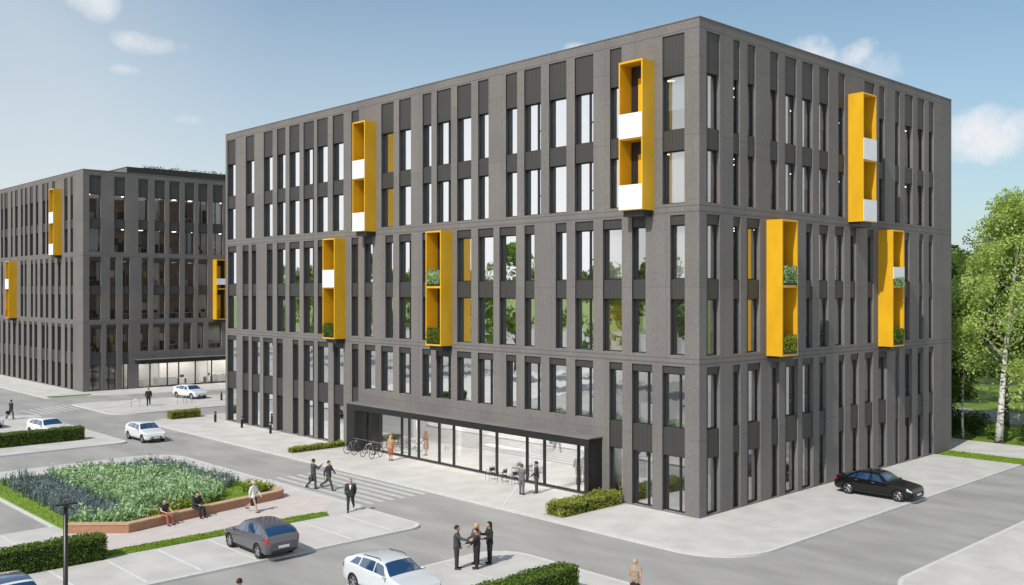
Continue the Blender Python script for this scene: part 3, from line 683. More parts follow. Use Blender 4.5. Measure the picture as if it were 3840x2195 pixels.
# ------------------------------------------------------------------ vegetation
def leaf(mb, p, s, rnd, mi=0, up=.0):
    a = Vector((rnd.gauss(0, 1), rnd.gauss(0, 1), rnd.gauss(0, 1) + up)).normalized(); b = a.cross(Vector((rnd.gauss(0, 1), rnd.gauss(0, 1), rnd.gauss(0, 1)))).normalized()
    a = a * s; b = b * s * .55; p = Vector(p)
    mb.face([p - a, p - b, p + a, p + b], mi)
def hedge(name, x0, x1, y0, y1, h, mat, label, cat='hedge', n=None, group=None, ls=.05, z=0, ragged=.05):
    rnd = random.Random(int(abs(x0) * 31 + abs(y0) * 7)); cx, cy = (x0 + x1) / 2, (y0 + y1) / 2
    mb = MB(); lx, ly = (x1 - x0) / 2, (y1 - y0) / 2
    i = .05
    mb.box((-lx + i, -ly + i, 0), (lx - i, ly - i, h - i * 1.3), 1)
    A = 4 * (lx + ly) * h + 4 * lx * ly; n = n or int(A * 420)
    for _ in range(n):
        u = rnd.random() * A
        if u < 4 * lx * ly: p = (rnd.uniform(-lx, lx), rnd.uniform(-ly, ly), h)
        elif u < 4 * lx * ly + 4 * lx * h: p = (rnd.uniform(-lx, lx), rnd.choice((-ly, ly)), rnd.uniform(0, h))
        else: p = (rnd.choice((-lx, lx)), rnd.uniform(-ly, ly), rnd.uniform(0, h))
        b = mnoise.noise(Vector(p) * 1.7 + Vector((cx, cy, 0))) * ragged * 1.6
        q = Vector(p) * (1 + 0) + Vector((0, 0, b if p[2] > h * .5 else 0)) + Vector((rnd.gauss(0, ragged * .4), rnd.gauss(0, ragged * .4), rnd.gauss(0, ragged * .4)))
        if q.z < .02: q.z = .02
        leaf(mb, q, ls * rnd.uniform(.6, 1.3), rnd, 0)
    o = mb.build(name, [mat, M['hedge_core']], loc=(cx, cy, z)); tag(o, label, cat, group); return o
hedge('hedge', -36, -25.15, 13.45, 14.45, 1.05, M['hedge'], 'clipped green hedge behind the street lamp, beside the flower bed path')
hedge('hedge', -26, -13.45, 49.2, 50.3, 1.0, M['hedge'], 'clipped green hedge at the left edge in front of a parked white car')
hedge('hedge', -22.5, -13.5, -3.95, -2.9, 1.0, M['hedge'], 'clipped green hedge at the bottom of the picture below the group of four people')
hedge('hedge', -5.05, -.3, 5.0, 6.15, .62, M['hedge_y'], 'yellow green low shrub row right of the black entrance portal', ragged=.12)
hedge('hedge', -4.85, -.3, 32.2, 32.8, .36, M['hedge_y'], 'thin yellow green shrub row left of the black entrance portal', ragged=.07)
hedge('hedge', -3.3, -.5, 56.0, 57.0, .65, M['hedge_y'], 'small dark yellow green hedge near the far corner of the large building', ragged=.1)
hedge('roof_hedge', 7, 30, 87.2, 87.6, 1.05, M['hedge'], 'straggly green planting on the roof of the distant office block', 'planting', z=25.95, ls=.11, n=2600, ragged=.25)
def turf(name, poly, mat, label=None, n=1200, h=.05, z=0, th=.05):
    pts = rounded(poly)
    if area2(pts) < 0: pts.reverse()
    mb = MB(); mb.face([(p.x, p.y, z + th) for p in pts], 0)
    for i in range(len(pts)): a, b = pts[i], pts[(i + 1) % len(pts)]; mb.face([(a.x, a.y, z - .08), (b.x, b.y, z - .08), (b.x, b.y, z + th), (a.x, a.y, z + th)], 0)
    rnd = random.Random(n); xs = [p.x for p in pts]; ys = [p.y for p in pts]; c = 0; it = 0
    while c < n and it < n * 6:
        it += 1; x, y = rnd.uniform(min(xs), max(xs)), rnd.uniform(min(ys), max(ys))
        ins = False; j = len(pts) - 1
        for i in range(len(pts)):
            if (pts[i].y > y) != (pts[j].y > y) and x < (pts[j].x - pts[i].x) * (y - pts[i].y) / (pts[j].y - pts[i].y) + pts[i].x: ins = not ins
            j = i
        if not ins: continue
        c += 1; a = rnd.uniform(0, 6.28); q = Vector((math.cos(a), math.sin(a), 0)) * .03; t_ = Vector((rnd.gauss(0, .03), rnd.gauss(0, .03), h * rnd.uniform(.7, 1.5)))
        p = Vector((x, y, z + th)); mb.face([p - q, p + q, p + t_], 1)
    o = mb.build(name, [M['lawn'], mat]); tag(o, label, 'grass', kind='stuff'); return o
turf('grass_strip', [(-25.2, 13.7), (-25.2, 14.65), (-14.2, 14.65), (-13.3, 14.4), (-13.6, 13.75)], M['blades'], 'narrow mown grass strip between parking bays and pink path', 5000)
turf('lawn', [(-24.75, 21.0), (-24.75, 36.2), (-13.2, 34.6), (-12.7, 33.5), (-12.7, 20.8), (-16.2, 19.2), (-22.5, 17.6), (-24.7, 19.6)], M['blades'], 'bright green lawn under and around the flower bed', 12000, .06)
turf('grass_strip', [(-5.4, 82.7), (-.9, 82.5), (-.9, 83.0), (-5.4, 83.4)], M['blades'], 'thin grass strip at the corner of the distant office block', 600)
turf('grass_strip', [(28.75, -5.9), (31.15, -5.9), (31.15, -.1), (28.75, -.1)], M['blades'], 'grass strip at the right end of the large office block', 3000, .06, z=-.06)
def inpoly(x, y, pts):
    ins = False; j = len(pts) - 1
    for i in range(len(pts)):
        if (pts[i][1] > y) != (pts[j][1] > y) and x < (pts[j][0] - pts[i][0]) * (y - pts[i][1]) / (pts[j][1] - pts[i][1]) + pts[i][0]: ins = not ins
        j = i
    return ins
def tufts(name, polys, mats, label, cat, n, h, blades=7, wd=.035, spread=.16, z=.05, heads=0, soft=0, ssz=.08):
    rnd = random.Random(n); mb = MB()
    for poly in polys:
        xs = [p[0] for p in poly]; ys = [p[1] for p in poly]; c = 0; it = 0
        ar = abs(sum(poly[i - 1][0] * poly[i][1] - poly[i][0] * poly[i - 1][1] for i in range(len(poly)))) / 2
        m_ = int(ar * n)
        while c < m_ and it < m_ * 8:
            it += 1; x, y = rnd.uniform(min(xs), max(xs)), rnd.uniform(min(ys), max(ys))
            if not inpoly(x, y, poly): continue
            c += 1; hh = h * (1 + .55 * mnoise.noise(Vector((x * .9, y * .9, 3)))) * rnd.uniform(.75, 1.2)
            for _ in range(blades):
                a = rnd.uniform(0, 6.283); d = Vector((math.cos(a), math.sin(a), 0)); q = Vector((-d.y, d.x, 0)) * wd * rnd.uniform(.7, 1.4)
                b = Vector((x, y, z)) + d * rnd.uniform(0, .05); k = hh * rnd.uniform(.55, 1)
                m1 = b + d * spread * .5 * rnd.uniform(.3, 1) + Vector((0, 0, k * .6)); t_ = b + d * spread * rnd.uniform(.5, 1.4) + Vector((0, 0, k))
                mb.face([b - q * .5, b + q * .5, m1 + q, m1 - q], 0); mb.face([m1 - q, m1 + q, t_], 0)
            for _ in range(soft):
                leaf(mb, (x + rnd.gauss(0, spread * .8), y + rnd.gauss(0, spread * .8), z + hh * rnd.uniform(.35, 1.0)), ssz * rnd.uniform(.6, 1.4), rnd, 0)
            if heads and rnd.random() < heads: leaf(mb, (x, y, z + hh * 1.02), .05, rnd, 1); leaf(mb, (x + .04, y, z + hh * 1.0), .05, rnd, 1)
    o = mb.build(name, mats); tag(o, label, cat, kind='stuff')
tufts('lavender_bed', [[(-24.0, 20.6), (-22.6, 19.3), (-20.9, 21.6), (-21.3, 33.6), (-23.8, 33.8)], [(-18.6, 34.3), (-13.6, 33.6), (-13.2, 24.2), (-14.9, 23.2), (-15.3, 29.5), (-18.4, 32.6)]],
      [M['lavender']], 'blue grey lavender clumps along the edges of the flower bed', 'lavender', 22, .72, 7, .018, .14, soft=6, ssz=.05)
tufts('silver_planting', [[(-21.2, 20.4), (-16.4, 20.6), (-15.0, 23.2), (-15.4, 29.4), (-18.7, 33.4), (-21.3, 33.7)], [(-24.2, 19.8), (-22.6, 18.1), (-21.0, 18.5), (-21.2, 20.3), (-22.7, 19.8), (-24.0, 20.5)]],
      [M['silver'], M['bloom']], 'silvery green leafy perennials filling the middle of the flower bed', 'perennials', 14, .88, 6, .05, .30, heads=.6, soft=10, ssz=.10)
tufts('ochre_planting', [[(-20.9, 18.6), (-18.9, 18.9), (-18.7, 19.9), (-20.6, 20.1)], [(-18.6, 18.9), (-17.6, 19.1), (-17.3, 20.2), (-18.4, 20.1)], [(-14.6, 20.2), (-13.0, 20.4), (-12.9, 23), (-13.9, 22.6)], [(-23, 17.95), (-21, 18.0), (-21, 18.5), (-22.6, 18.2)]],
      [M['ochre'], M['bloom']], 'yellow green shrubs behind the low brick wall', 'shrubs', 22, .58, 4, .05, .2, heads=.25, soft=9, ssz=.07)
# low brick wall
wp = [(-24.9, 19.35), (-22.65, 17.35), (-19.6, 18.05), (-16.2, 18.72), (-13.5, 19.15), (-12.95, 19.45), (-12.75, 20.2)]
def ribbon(mb, pts, w0, w1, z0, z1, mi=0):
    P = [Vector(p) for p in pts]; L_, R_ = [], []
    for i, p in enumerate(P):
        d1 = (P[i] - P[i - 1]).normalized() if i else (P[1] - P[0]).normalized(); d2 = (P[i + 1] - P[i]).normalized() if i < len(P) - 1 else d1
        nn = Vector((-(d1.y + d2.y), d1.x + d2.x)).normalized(); k = 1 / max(.5, nn.dot(Vector((-d1.y, d1.x))))
        L_.append(p + nn * w0 * k); R_.append(p - nn * w1 * k)
    for i in range(len(P) - 1):
        a, b, c, d = R_[i], R_[i + 1], L_[i + 1], L_[i]
        mb.face([(a.x, a.y, z0), (b.x, b.y, z0), (b.x, b.y, z1), (a.x, a.y, z1)], mi); mb.face([(c.x, c.y, z0), (d.x, d.y, z0), (d.x, d.y, z1), (c.x, c.y, z1)], mi)
        mb.face([(a.x, a.y, z1), (b.x, b.y, z1), (c.x, c.y, z1), (d.x, d.y, z1)], mi); mb.face([(a.x, a.y, z0), (d.x, d.y, z0), (c.x, c.y, z0), (b.x, b.y, z0)], mi)
    for i in (0, -1): a, d = R_[i], L_[i]; mb.face([(a.x, a.y, z0), (a.x, a.y, z1), (d.x, d.y, z1), (d.x, d.y, z0)], mi)
bw = empty('brick_wall', (0, 0, 0)); tag(bw, 'low curved reddish brick seat wall with sandstone top in front of the flower bed', 'wall')
mb = MB(); ribbon(mb, wp, .42, .0, .0, .40); mb.build('wall', M['brick'], bw)
mb = MB(); ribbon(mb, wp, .44, .03, .402, .46); mb.build('coping', M['cap'], bw)

def tree(name, x, y, h, rad, zc0, leafm, barkm, label, n=9000, ls=.16, lean=(0, 0), tr_=.18, seed=1, group=None, droop=0, z=-.1, lobes=26, cat='tree'):
    rnd = random.Random(seed); root = empty(name, (x, y, z)); tag(root, label, cat, group)
    mb = MB(); pts = []; rs = []
    for k in range(9):
        t_ = k / 8; pts.append((lean[0] * t_ + .12 * math.sin(t_ * 7 + seed), lean[1] * t_ + .1 * math.cos(t_ * 6 + seed), h * .9 * t_)); rs.append(tr_ * (1 - .85 * t_) * (1.25 if k == 0 else 1))
    mb.tube(pts, rs, 9)
    cl = []
    for k in range(lobes):
        t_ = rnd.random() ** .8; zz = zc0 + (h - zc0) * t_
        prof = math.sin(math.pi * min(1, (t_ * .82 + .16))) ** .7
        a = rnd.uniform(0, 6.283); r_ = rad * prof * math.sqrt(rnd.uniform(.15, 1))
        c = Vector((lean[0] * zz / h + r_ * math.cos(a), lean[1] * zz / h + r_ * math.sin(a), zz)); s_ = rad * rnd.uniform(.22, .42)
        cl.append((c, s_))
        if k % 2 == 0:
            zb = max(zc0 * .75, zz - r_ * .8); zb = min(zb, h * .85); t2 = zb / (h * .9)
            b0 = Vector((lean[0] * t2, lean[1] * t2, zb)); mid = b0.lerp(c, .5) + Vector((0, 0, .25)); mb.tube([b0, mid, c], [tr_ * .32 * (1 - t2 * .7), tr_ * .18, .015], 5)
    mb.build('trunk', barkm, root, smooth=True)
    mb = MB()
    for k in range(n):
        c, s_ = cl[rnd.randrange(len(cl))]
        d = Vector((rnd.gauss(0, 1), rnd.gauss(0, 1), rnd.gauss(0, 1))).normalized() * s_ * rnd.random() ** .45
        d.z *= .75
        p = c + d
        if droop and rnd.random() < .45: p.z -= rnd.random() ** 1.5 * droop; p += Vector((rnd.gauss(0, .08), rnd.gauss(0, .08), 0))
        if mnoise.noise(p * (1.1 / max(.6, rad * .3))) < (-.22 if droop else -.26): continue
        leaf(mb, p, ls * rnd.uniform(.6, 1.3), rnd, 0, 0)
    mb.build('crown', leafm, root)
    return root
tree('birch_tree', 37.9, -1.0, 19.4, 4.4, 5.4, M['birch_leaf'], M['birch_bark'], 'tall birch with a spotted white trunk and bright hanging foliage at the right edge', 38000, .14, (1.1, -1.3), .27, 3, None, 3.2, lobes=62)
tree('young_tree', 38.5, 1.75, 11.5, 1.9, 3.5, M['dark_leaf'], M['birch_bark'], 'thin young tree with a pale straight stem between birch and office block', 5000, .13, (0, .2), .10, 5, lobes=16)
bgt = [(44, 5.2, 15.0, 4.3, 'mid', 'dense green tree directly beside the right end of the office block', 2.2), (47.5, 1.8, 16, 4.2, 'mid', 'mid green tree just behind the birch trunk', 4.5),
       (62, 14, 16, 5.5, 'dark', 'dark tree far behind the corner of the office block', 2.5), (66, 5.5, 17.5, 5.5, 'mid', 'rounded green tree behind the birch beyond the far road', 5), (84, 20, 18, 6, 'dark', 'tall dark park tree far to the left of the birch', 4),
       (92, 12, 19, 6.5, 'dark', 'broad dark park tree in the distance at the right edge', 4.5), (73, -3, 18, 5, 'mid', 'light green tree right of the birch across the road', 6), (112, 24, 20, 7, 'dark', 'farthest dark tree seen under the birch crown', 3.5), (104, 6, 20, 7, 'dark', 'dark tree closing the lawn at the right edge', 3)]
for i, (x, y, h, r_, k, lb, zc) in enumerate(bgt):
    tree('park_tree', x, y, h, r_, zc, M[k + '_leaf'], M['bark'], lb, 11000, .26, (0, 0), .25, 20 + i, 'trees in the park beyond the office block', lobes=38)
# understorey shrubs behind the path
def shrub(name, x, y, h, r_, mat, label, n, seed, ls=.1, z=-.12, group=None):
    rnd = random.Random(seed); root = empty(name, (x, y, z)); tag(root, label, 'shrub', group)
    mb = MB()
    for k in range(7):
        a = rnd.uniform(0, 6.28); mb.tube([(0, 0, 0), (math.cos(a) * r_ * .3, math.sin(a) * r_ * .3, h * .45), (math.cos(a) * r_ * .6, math.sin(a) * r_ * .6, h * .8)], [.03, .02, .008], 5)
    mb.build('stem', M['bark'], root)
    mb = MB()
    for _ in range(n):
        d = Vector((rnd.gauss(0, 1), rnd.gauss(0, 1), rnd.gauss(0, 1))).normalized() * rnd.random() ** .5
        p = Vector((d.x * r_, d.y * r_, h * .52 + d.z * h * .5))
        if mnoise.noise(p * 1.3 + Vector((x, y, 0))) < -.25: continue
        leaf(mb, p, ls * rnd.uniform(.6, 1.3), rnd)
    mb.build('foliage', mat, root)
for i, (x, y, h, r_, k) in enumerate([(40.5, 4.2, 2.6, 1.7, 'dark_leaf'), (41.2, 1.9, 2.0, 1.4, 'dark_leaf'), (39.9, -.4, 1.3, 1.0, 'mid_leaf'), (41.0, -2.6, 1.5, 1.3, 'mid_leaf'), (39.6, 3.0, 2.2, 1.2, 'dark_leaf')]):
    shrub('park_shrub', x, y, h, r_, M[k], ['tall dark shrub touching the far corner of the office block', 'dark shrub behind the thin pale stem', 'low green shrub at the foot of the birch', 'yellow lit low shrub right of the birch trunk', 'dark shrub just left of the thin pale stem'][i], 2200, 60 + i, group='shrubs behind the path')
# trees across the street, seen in the window reflections
for i, (x, y, h) in enumerate([(-58, 34, 14), (-56, 47, 16), (-60, 60, 15), (-57, 74, 18), (-61, 88, 16), (-56, 101, 15), (-60, 116, 18), (-58, 132, 16), (-60, 150, 17)]):
    tree('street_tree', x, y, h, 5.2, 3.5, M['mid_leaf'], M['bark'], 'tree across the street mirrored in the windows, number %s along the row from the camera' % ['first', 'second', 'third', 'fourth', 'fifth', 'sixth', 'seventh', 'eighth', 'ninth'][i], 3200, .42, (0, 0), .22, 90 + i, 'trees mirrored in the facade', lobes=30)
# plants on balconies
names = ['dark planting low in the leftmost yellow balcony of the long facade', 'grey green trailing plants halfway up the central yellow balcony', 'dark planting at the foot of the central yellow balcony',
         'green trailing plants halfway up the near yellow balcony of the shaded facade', 'mixed flowering plants at the foot of the near yellow balcony on the shaded facade', 'green plants under a white panel on the far lower yellow balcony', 'dark green plants at the foot of the far lower yellow balcony']
for i, (f, a0, a1, z0, kind) in enumerate(plants):
    rnd = random.Random(i + 5); c = Vector(f.P((a0 + a1) / 2, -.78, z0))
    root = empty('balcony_plant', (c.x, c.y, z0)); tag(root, names[i], 'plant', 'plants on the yellow balconies')
    mb = MB(); hw = (a1 - a0) / 2 - .14
    ext = (f.u * hw + f.n * .15); ext = Vector((abs(ext.x), abs(ext.y), 0)); mb.box((-ext.x, -ext.y, .003), (ext.x, ext.y, .3)); mb.build('planter', M['plastic'], root)
    mb = MB()
    for _ in range(1300):
        u = rnd.uniform(-hw, hw); d = rnd.uniform(-.2, .36); z = rnd.uniform(.15, 1.05 + .25 * mnoise.noise(Vector((u * 3, i, 0)))) if kind != 'half' else rnd.uniform(-.1, .6)
        p = f.u * u + f.n * d + Vector((0, 0, z)); leaf(mb, p, .055 * rnd.uniform(.6, 1.4), rnd, 0)
    mb.build('leaves', M['silver'] if i in (1, 3, 5) else (M['ochre'] if i == 4 else M['hedge']), root)

# ------------------------------------------------------------------ street furniture
lp = empty('street_lamp', (-30.6, 2.42, 0)); tag(lp, 'black street lamp post with flat head standing in the lower left corner', 'lamp post')
mb = MB(); mb.tube([(0, 0, 0), (0, 0, .9), (0, 0, .95), (0, 0, 5.0)], [.095, .09, .075, .07], 16); mb.build('pole', M['black'], lp, smooth=True)
mb = MB(); mb.box((-.33, -.1, 5.0), (.33, .1, 5.07)); mb.box((-.08, -.08, 4.93), (.08, .08, 4.999)); mb.build('lamp_head', M['black'], lp)
mb = MB(); mb.box((-.3, -.08, 4.985), (-.1, .08, 4.998)); mb.box((.1, -.08, 4.985), (.3, .08, 4.998)); mb.build('lens', M['white'], lp)
def bollard(x, y, lb, h=.95):
    r_ = empty('bollard', (x, y, 0)); tag(r_, lb, 'bollard', 'black bollards on the pavement')
    mb = MB(); mb.lathe([(.001, 0), (.11, 0), (.11, h - .05), (.09, h), (.001, h)], 'Z', n=16); mb.build('post', M['black'], r_)
    mb = MB(); mb.lathe([(.112, h - .2), (.118, h - .19), (.118, h - .14), (.112, h - .13)], 'Z', n=16); mb.build('band', M['rim'], r_)
bollard(-1.2, 51.65, 'black bollard off the far corner of the long facade'); bollard(-1.15, 46.8, 'middle black bollard along the far part of the long facade'); bollard(-1.1, 42.0, 'black bollard nearest the shrub row on the long facade'); bollard(7.3, 67.4, 'small grey bollard beside the wall edge on the far plaza')
def bike(x, y, rz, lb, mat):
    r_ = empty('bicycle', (x, y, 0), rz); tag(r_, lb, 'bicycle', 'bicycles parked beside the entrance')
    for wx in (-.52, .52):
        mb = MB(); mb.lathe([(.33, -.018), (.345, 0), (.33, .018), (.31, .018), (.30, 0), (.31, -.018), (.33, -.018)], 'Y', (wx, 0, .345), 28)
        wo_ = mb.build('wheel', M['tyre'], r_)
        mb = MB()
        for k in range(10): a = k * math.pi / 5; mb.tube([(wx, 0, .345), (wx + .3 * math.cos(a), 0, .345 + .3 * math.sin(a))], .004, 4)
        mb.build('spokes', M['rim'], wo_)
    mb = MB(); rear, bb, seat, head = (-.52, 0, .345), (-.08, 0, .29), (-.2, 0, .82), (.34, 0, .86)
    for a, b in ((rear, bb), (rear, seat), (bb, seat), (bb, head), (seat, head), ((.52, 0, .345), (.31, 0, .98))): mb.tube([a, b], .017, 6)
    mb.build('frame', mat, r_)
    mb = MB(); mb.tube([(.31, 0, .98), (.34, .0, 1.0), (.36, .28, 1.0), (.25, .3, .98)], .012, 6); mb.tube([(.34, 0, 1.0), (.36, -.28, 1.0), (.25, -.3, .98)], .012, 6); mb.build('handlebar', M['rim'], r_)
    mb = MB(); mb.ball((-.22, 0, .9), .12, 1, .5, .3); mb.tube([(-.2, 0, .8), (-.21, 0, .9)], .013, 6); mb.build('saddle', M['plastic'], r_)
    mb = MB(); mb.tube([(-.08, -.09, .29), (-.08, .09, .29)], .012, 6); mb.tube([(-.08, .09, .29), (.05, .09, .2)], .01, 5); mb.tube([(-.08, -.09, .29), (-.2, -.09, .38)], .01, 5); mb.box((0, .08, .18), (.1, .16, .2)); mb.box((-.25, -.16, .38), (-.15, -.08, .4)); mb.build('pedals', M['plastic'], r_)
for i, (y, lb) in enumerate(((29.4, 'bicycle closest to the dark left end wall of the entrance'), (28.5, 'second bicycle from the dark end wall of the entrance'), (27.5, 'third bicycle from the dark end wall of the entrance'), (26.5, 'bicycle closest to the woman in the tan coat'))):
    bike(-1.5, y, R(4 + i * 5), lb, M['black'] if i % 2 else M['rim'])
def chair(x, y, rz, lb):
    r_ = empty('cafe_chair', (x, y, 0), rz); tag(r_, lb, 'chair', 'cafe chairs in front of the glass front')
    mb = MB(); mb.box((-.22, -.22, .44), (.22, .22, .47)); mb.build('seat', M['reveal'], r_)
    for sx in (-1, 1):
        for sy in (-1, 1): mb = MB(); mb.tube([(sx * .19, sy * .19, .44), (sx * .22, sy * .22, 0)], .013, 6); mb.build('leg', M['black'], r_)
    mb = MB(); mb.tube([(-.21, -.2, .47), (-.24, -.2, .86), (-.25, 0, .9), (-.24, .2, .86), (-.21, .2, .47)], .014, 6); mb.tube([(-.22, -.2, .66), (.1, -.22, .66), (.14, -.2, .47)], .012, 6); mb.tube([(-.22, .2, .66), (.1, .22, .66), (.14, .2, .47)], .012, 6); mb.box((-.25, -.17, .6), (-.235, .17, .82)); mb.build('backrest', M['reveal'], r_)
chair(-1.0, 15.05, R(80), 'leftmost cafe chair in front of the glass shopfront'); chair(-1.0, 13.95, R(100), 'middle cafe chair in front of the glass shopfront'); chair(-.95, 13.0, R(75), 'cafe chair nearest the two men talking at the entrance')
def rack(x, y, rz, lb):
    o = MB(); o.tube([(-.4, 0, 0), (-.4, 0, .7), (-.33, 0, .8), (.33, 0, .8), (.4, 0, .7), (.4, 0, 0)], .03, 8)
    q = o.build('bicycle_stand', M['rim'], loc=(x, y, 0), smooth=True); q.rotation_euler = (0, 0, rz); tag(q, lb, 'bicycle stand', 'bicycle stands on the far plaza')
rack(2.7, 67.4, R(20), 'metal bicycle stand in front of the far white car'); rack(-1.9, 67.7, R(-30), 'metal bicycle stand left of the man on the far plaza'); rack(3.6, 67.3, R(20), 'second metal bicycle stand in front of the far white car')

# ------------------------------------------------------------------ cars
def interp(xs, ys, x):
    if x <= xs[0]: return ys[0]
    if x >= xs[-1]: return ys[-1]
    for i in range(len(xs) - 1):
        if xs[i] <= x <= xs[i + 1]:
            h = xs[i + 1] - xs[i]; t = (x - xs[i]) / h
            def sl_(k):
                if k <= 0 or k >= len(xs) - 1: return 0
                a, b = (ys[k] - ys[k - 1]) / (xs[k] - xs[k - 1]), (ys[k + 1] - ys[k]) / (xs[k + 1] - xs[k])
                return 0 if a * b <= 0 else 2 * a * b / (a + b)
            m0, m1 = sl_(i) * h, sl_(i + 1) * h
            return (2 * t ** 3 - 3 * t * t + 1) * ys[i] + (t ** 3 - 2 * t * t + t) * m0 + (-2 * t ** 3 + 3 * t * t) * ys[i + 1] + (t ** 3 - t * t) * m1
BATCH = []
TMP = []
def car(name, x, y, rz, style, pm, label, Lc=4.3, rails=False, z=0, glassroof=False):
    root = empty(name, (x, y, z), rz); tag(root, label, 'car')
    Hh = Lc / 2; W = .89 if style != 'sedan' else .91
    # profiles over x (front positive)
    if style == 'sedan': xs = [-1, -.93, -.72, -.42, -.12, .12, .40, .88, .97, 1.0]; zt = [.72, 1.00, 1.06, 1.36, 1.44, 1.40, 1.02, .80, .70, .55]; belt = [.70, .96, .98, .96, .94, .93, .90, .78, .68, .53]
    else: xs = [-1, -.965, -.86, -.55, -.15, .14, .45, .88, .97, 1.0]; zt = [.74, 1.03, 1.22, 1.42, 1.47, 1.41, 1.00, .80, .70, .53]; belt = [.69, .98, 1.02, .99, .95, .93, .89, .77, .68, .51]
    X = [q * Hh for q in xs]
    wx = [-Hh, -Hh * .95, -Hh * .8, 0, Hh * .8, Hh * .95, Hh]; ww = [W * .80, W * .93, W * .985, W, W * .98, W * .90, W * .72]
    def prof(t): return interp(X, zt, t), interp(X, belt, t), interp(wx, ww, t)
    def pt(t, s):       # s 0..6 section knots, y>0 half
        top, be, wv = prof(t); be = min(be, top - .012); gh = max(0, min(1, (top - be) / .45))
        wr = wv * (1 - .05) - gh * (.20)
        z0 = .24 + .06 * (abs(t) / Hh) ** 6
        K = [(wv * .90, z0), (wv * .985, z0 + .10), (wv, be * .55 + .12), (wv * .985, be - .07), (wv * .955, be), (wr, top - .05 * gh - .004), (wr - .10 * min(1, gh + .3), top - .006), (wr * .5, top + .012), (0, top + .018)]
        i = min(int(s), len(K) - 2); f_ = s - i
        return Vector((t, K[i][0] * (1 - f_) + K[i + 1][0] * f_, K[i][1] * (1 - f_) + K[i + 1][1] * f_))
    ts = [X[0] + (X[-1] - X[0]) * (.5 - .5 * math.cos(math.pi * k / 44)) for k in range(45)]
    ss = [0, .5, 1, 1.5, 2, 2.5, 3, 3.5, 4, 4.33, 4.66, 5, 5.5, 6, 6.5, 7, 7.5, 8]
    vs = []; fs = []; n = len(ss); m = 2 * n - 1
    for t in ts:
        ring = [pt(t, s) for s in ss]; vs += [tuple(p) for p in ring] + [(p.x, -p.y, p.z) for p in reversed(ring[:-1])]
    for i in range(len(ts) - 1):
        for j in range(m): j2 = (j + 1) % m; fs.append((i * m + j, i * m + j2, (i + 1) * m + j2, (i + 1) * m + j))
    fs.append(tuple(range(m))[::-1]); fs.append(tuple((len(ts) - 1) * m + k for k in range(m)))
    mb = MB(); mb.v = vs; mb.f = fs; mb.m = [0] * len(fs)
    body = mb.build('body', [pm, M['plastic']], root); fix_normals(body)
    body.data.polygons.foreach_set('use_smooth', [True] * len(body.data.polygons))
    body.data.set_sharp_from_angle(angle=R(38))
    wbx = (Hh * .655, -Hh * .61); rw = .325
    mb = MB()
    for wx_ in wbx:
        for sy in (-1, 1): mb.lathe([(.001, sy * (W - .3)), (rw + .055, sy * (W - .3)), (rw + .055, sy * (W + .2)), (.001, sy * (W + .2))], 'Y', (wx_, 0, rw), 28)
    cut = mb.build('cutter', M['plastic']); fix_normals(cut); cut.parent = root; TMP.append(cut)
    bo = body.modifiers.new('b', 'BOOLEAN'); bo.operation = 'DIFFERENCE'; bo.object = cut; bo.solver = 'EXACT'; BATCH.append(body)
    for wx_ in wbx:
        for sy in (-1, 1):
            mb = MB(); o = sy * (W - .11); k = sy
            mb.lathe([(.20, o - k * .1), (rw - .03, o - k * .1), (rw, o - k * .07), (rw, o + k * .07), (rw - .03, o + k * .1), (.225, o + k * .1), (.22, o + k * .06)], 'Y', (wx_, 0, rw), 28)
            wh = mb.build('wheel', M['tyre'], root, smooth=True)
            mb = MB(); mb.lathe([(.22, o + k * .085), (.205, o + k * .095), (.20, o + k * .05), (.22, o - k * .05)], 'Y', (wx_, 0, rw), 24)
            mb.lathe([(.001, o + k * .085), (.055, o + k * .085), (.06, o + k * .04)], 'Y', (wx_, 0, rw), 12)
            for q in range(5):
                a = q * 2 * math.pi / 5 + .3
                for da in (-.09, .09): mb.tube([(wx_ + .04 * math.cos(a + da * 3), o + k * .07, rw + .04 * math.sin(a + da * 3)), (wx_ + .21 * math.cos(a + da), o + k * .075, rw + .21 * math.sin(a + da))], .016, 5)
            mb.build('rim', M['rim'], wh)
            mb = MB(); mb.lathe([(.001, o + k * .0), (.2, o + k * .0)], 'Y', (wx_, 0, rw), 16); mb.build('brake_disc', M['plastic'], wh)
    def nrm(t, s, sy):
        e = .02; a = pt(t + e, s) - pt(t - e, s); s0, s1 = max(0, s - .1), min(8, s + .1); b = pt(t, s1) - pt(t, s0)
        q = a.cross(b); q = q.normalized() if q.length > 1e-9 else Vector((0, 0, 1))
        ctr = Vector((t, 0, .6)); p = pt(t, s)
        if q.dot(p - ctr) < 0: q = -q
        return Vector((q.x, q.y * sy, q.z))
    def patch(nm, t0, t1, s0, s1, mat, sides=(1, -1), off=.008, nt=10, ns=6, t0b=None, t1b=None, par=None, smooth=True):
        """t0,t1 at s0; t0b,t1b at s1"""
        t0b = t0 if t0b is None else t0b; t1b = t1 if t1b is None else t1b; res = None
        for sy in sides:
            mb = MB(); idx = {}
            for i in range(nt + 1):
                for j in range(ns + 1):
                    f_ = j / ns; s = s0 + (s1 - s0) * f_; a = t0 + (t0b - t0) * f_; b = t1 + (t1b - t1) * f_; t = a + (b - a) * i / nt
                    p = pt(t, s); p = Vector((p.x, p.y * sy, p.z)) + nrm(t, s, sy) * off; idx[i, j] = len(mb.v); mb.v.append(tuple(p))
            for i in range(nt):
                for j in range(ns): mb.f.append((idx[i, j], idx[i + 1, j], idx[i + 1, j + 1], idx[i, j + 1])); mb.m.append(0)
            res = mb.build(nm, mat, par or root, smooth=smooth)
        return res
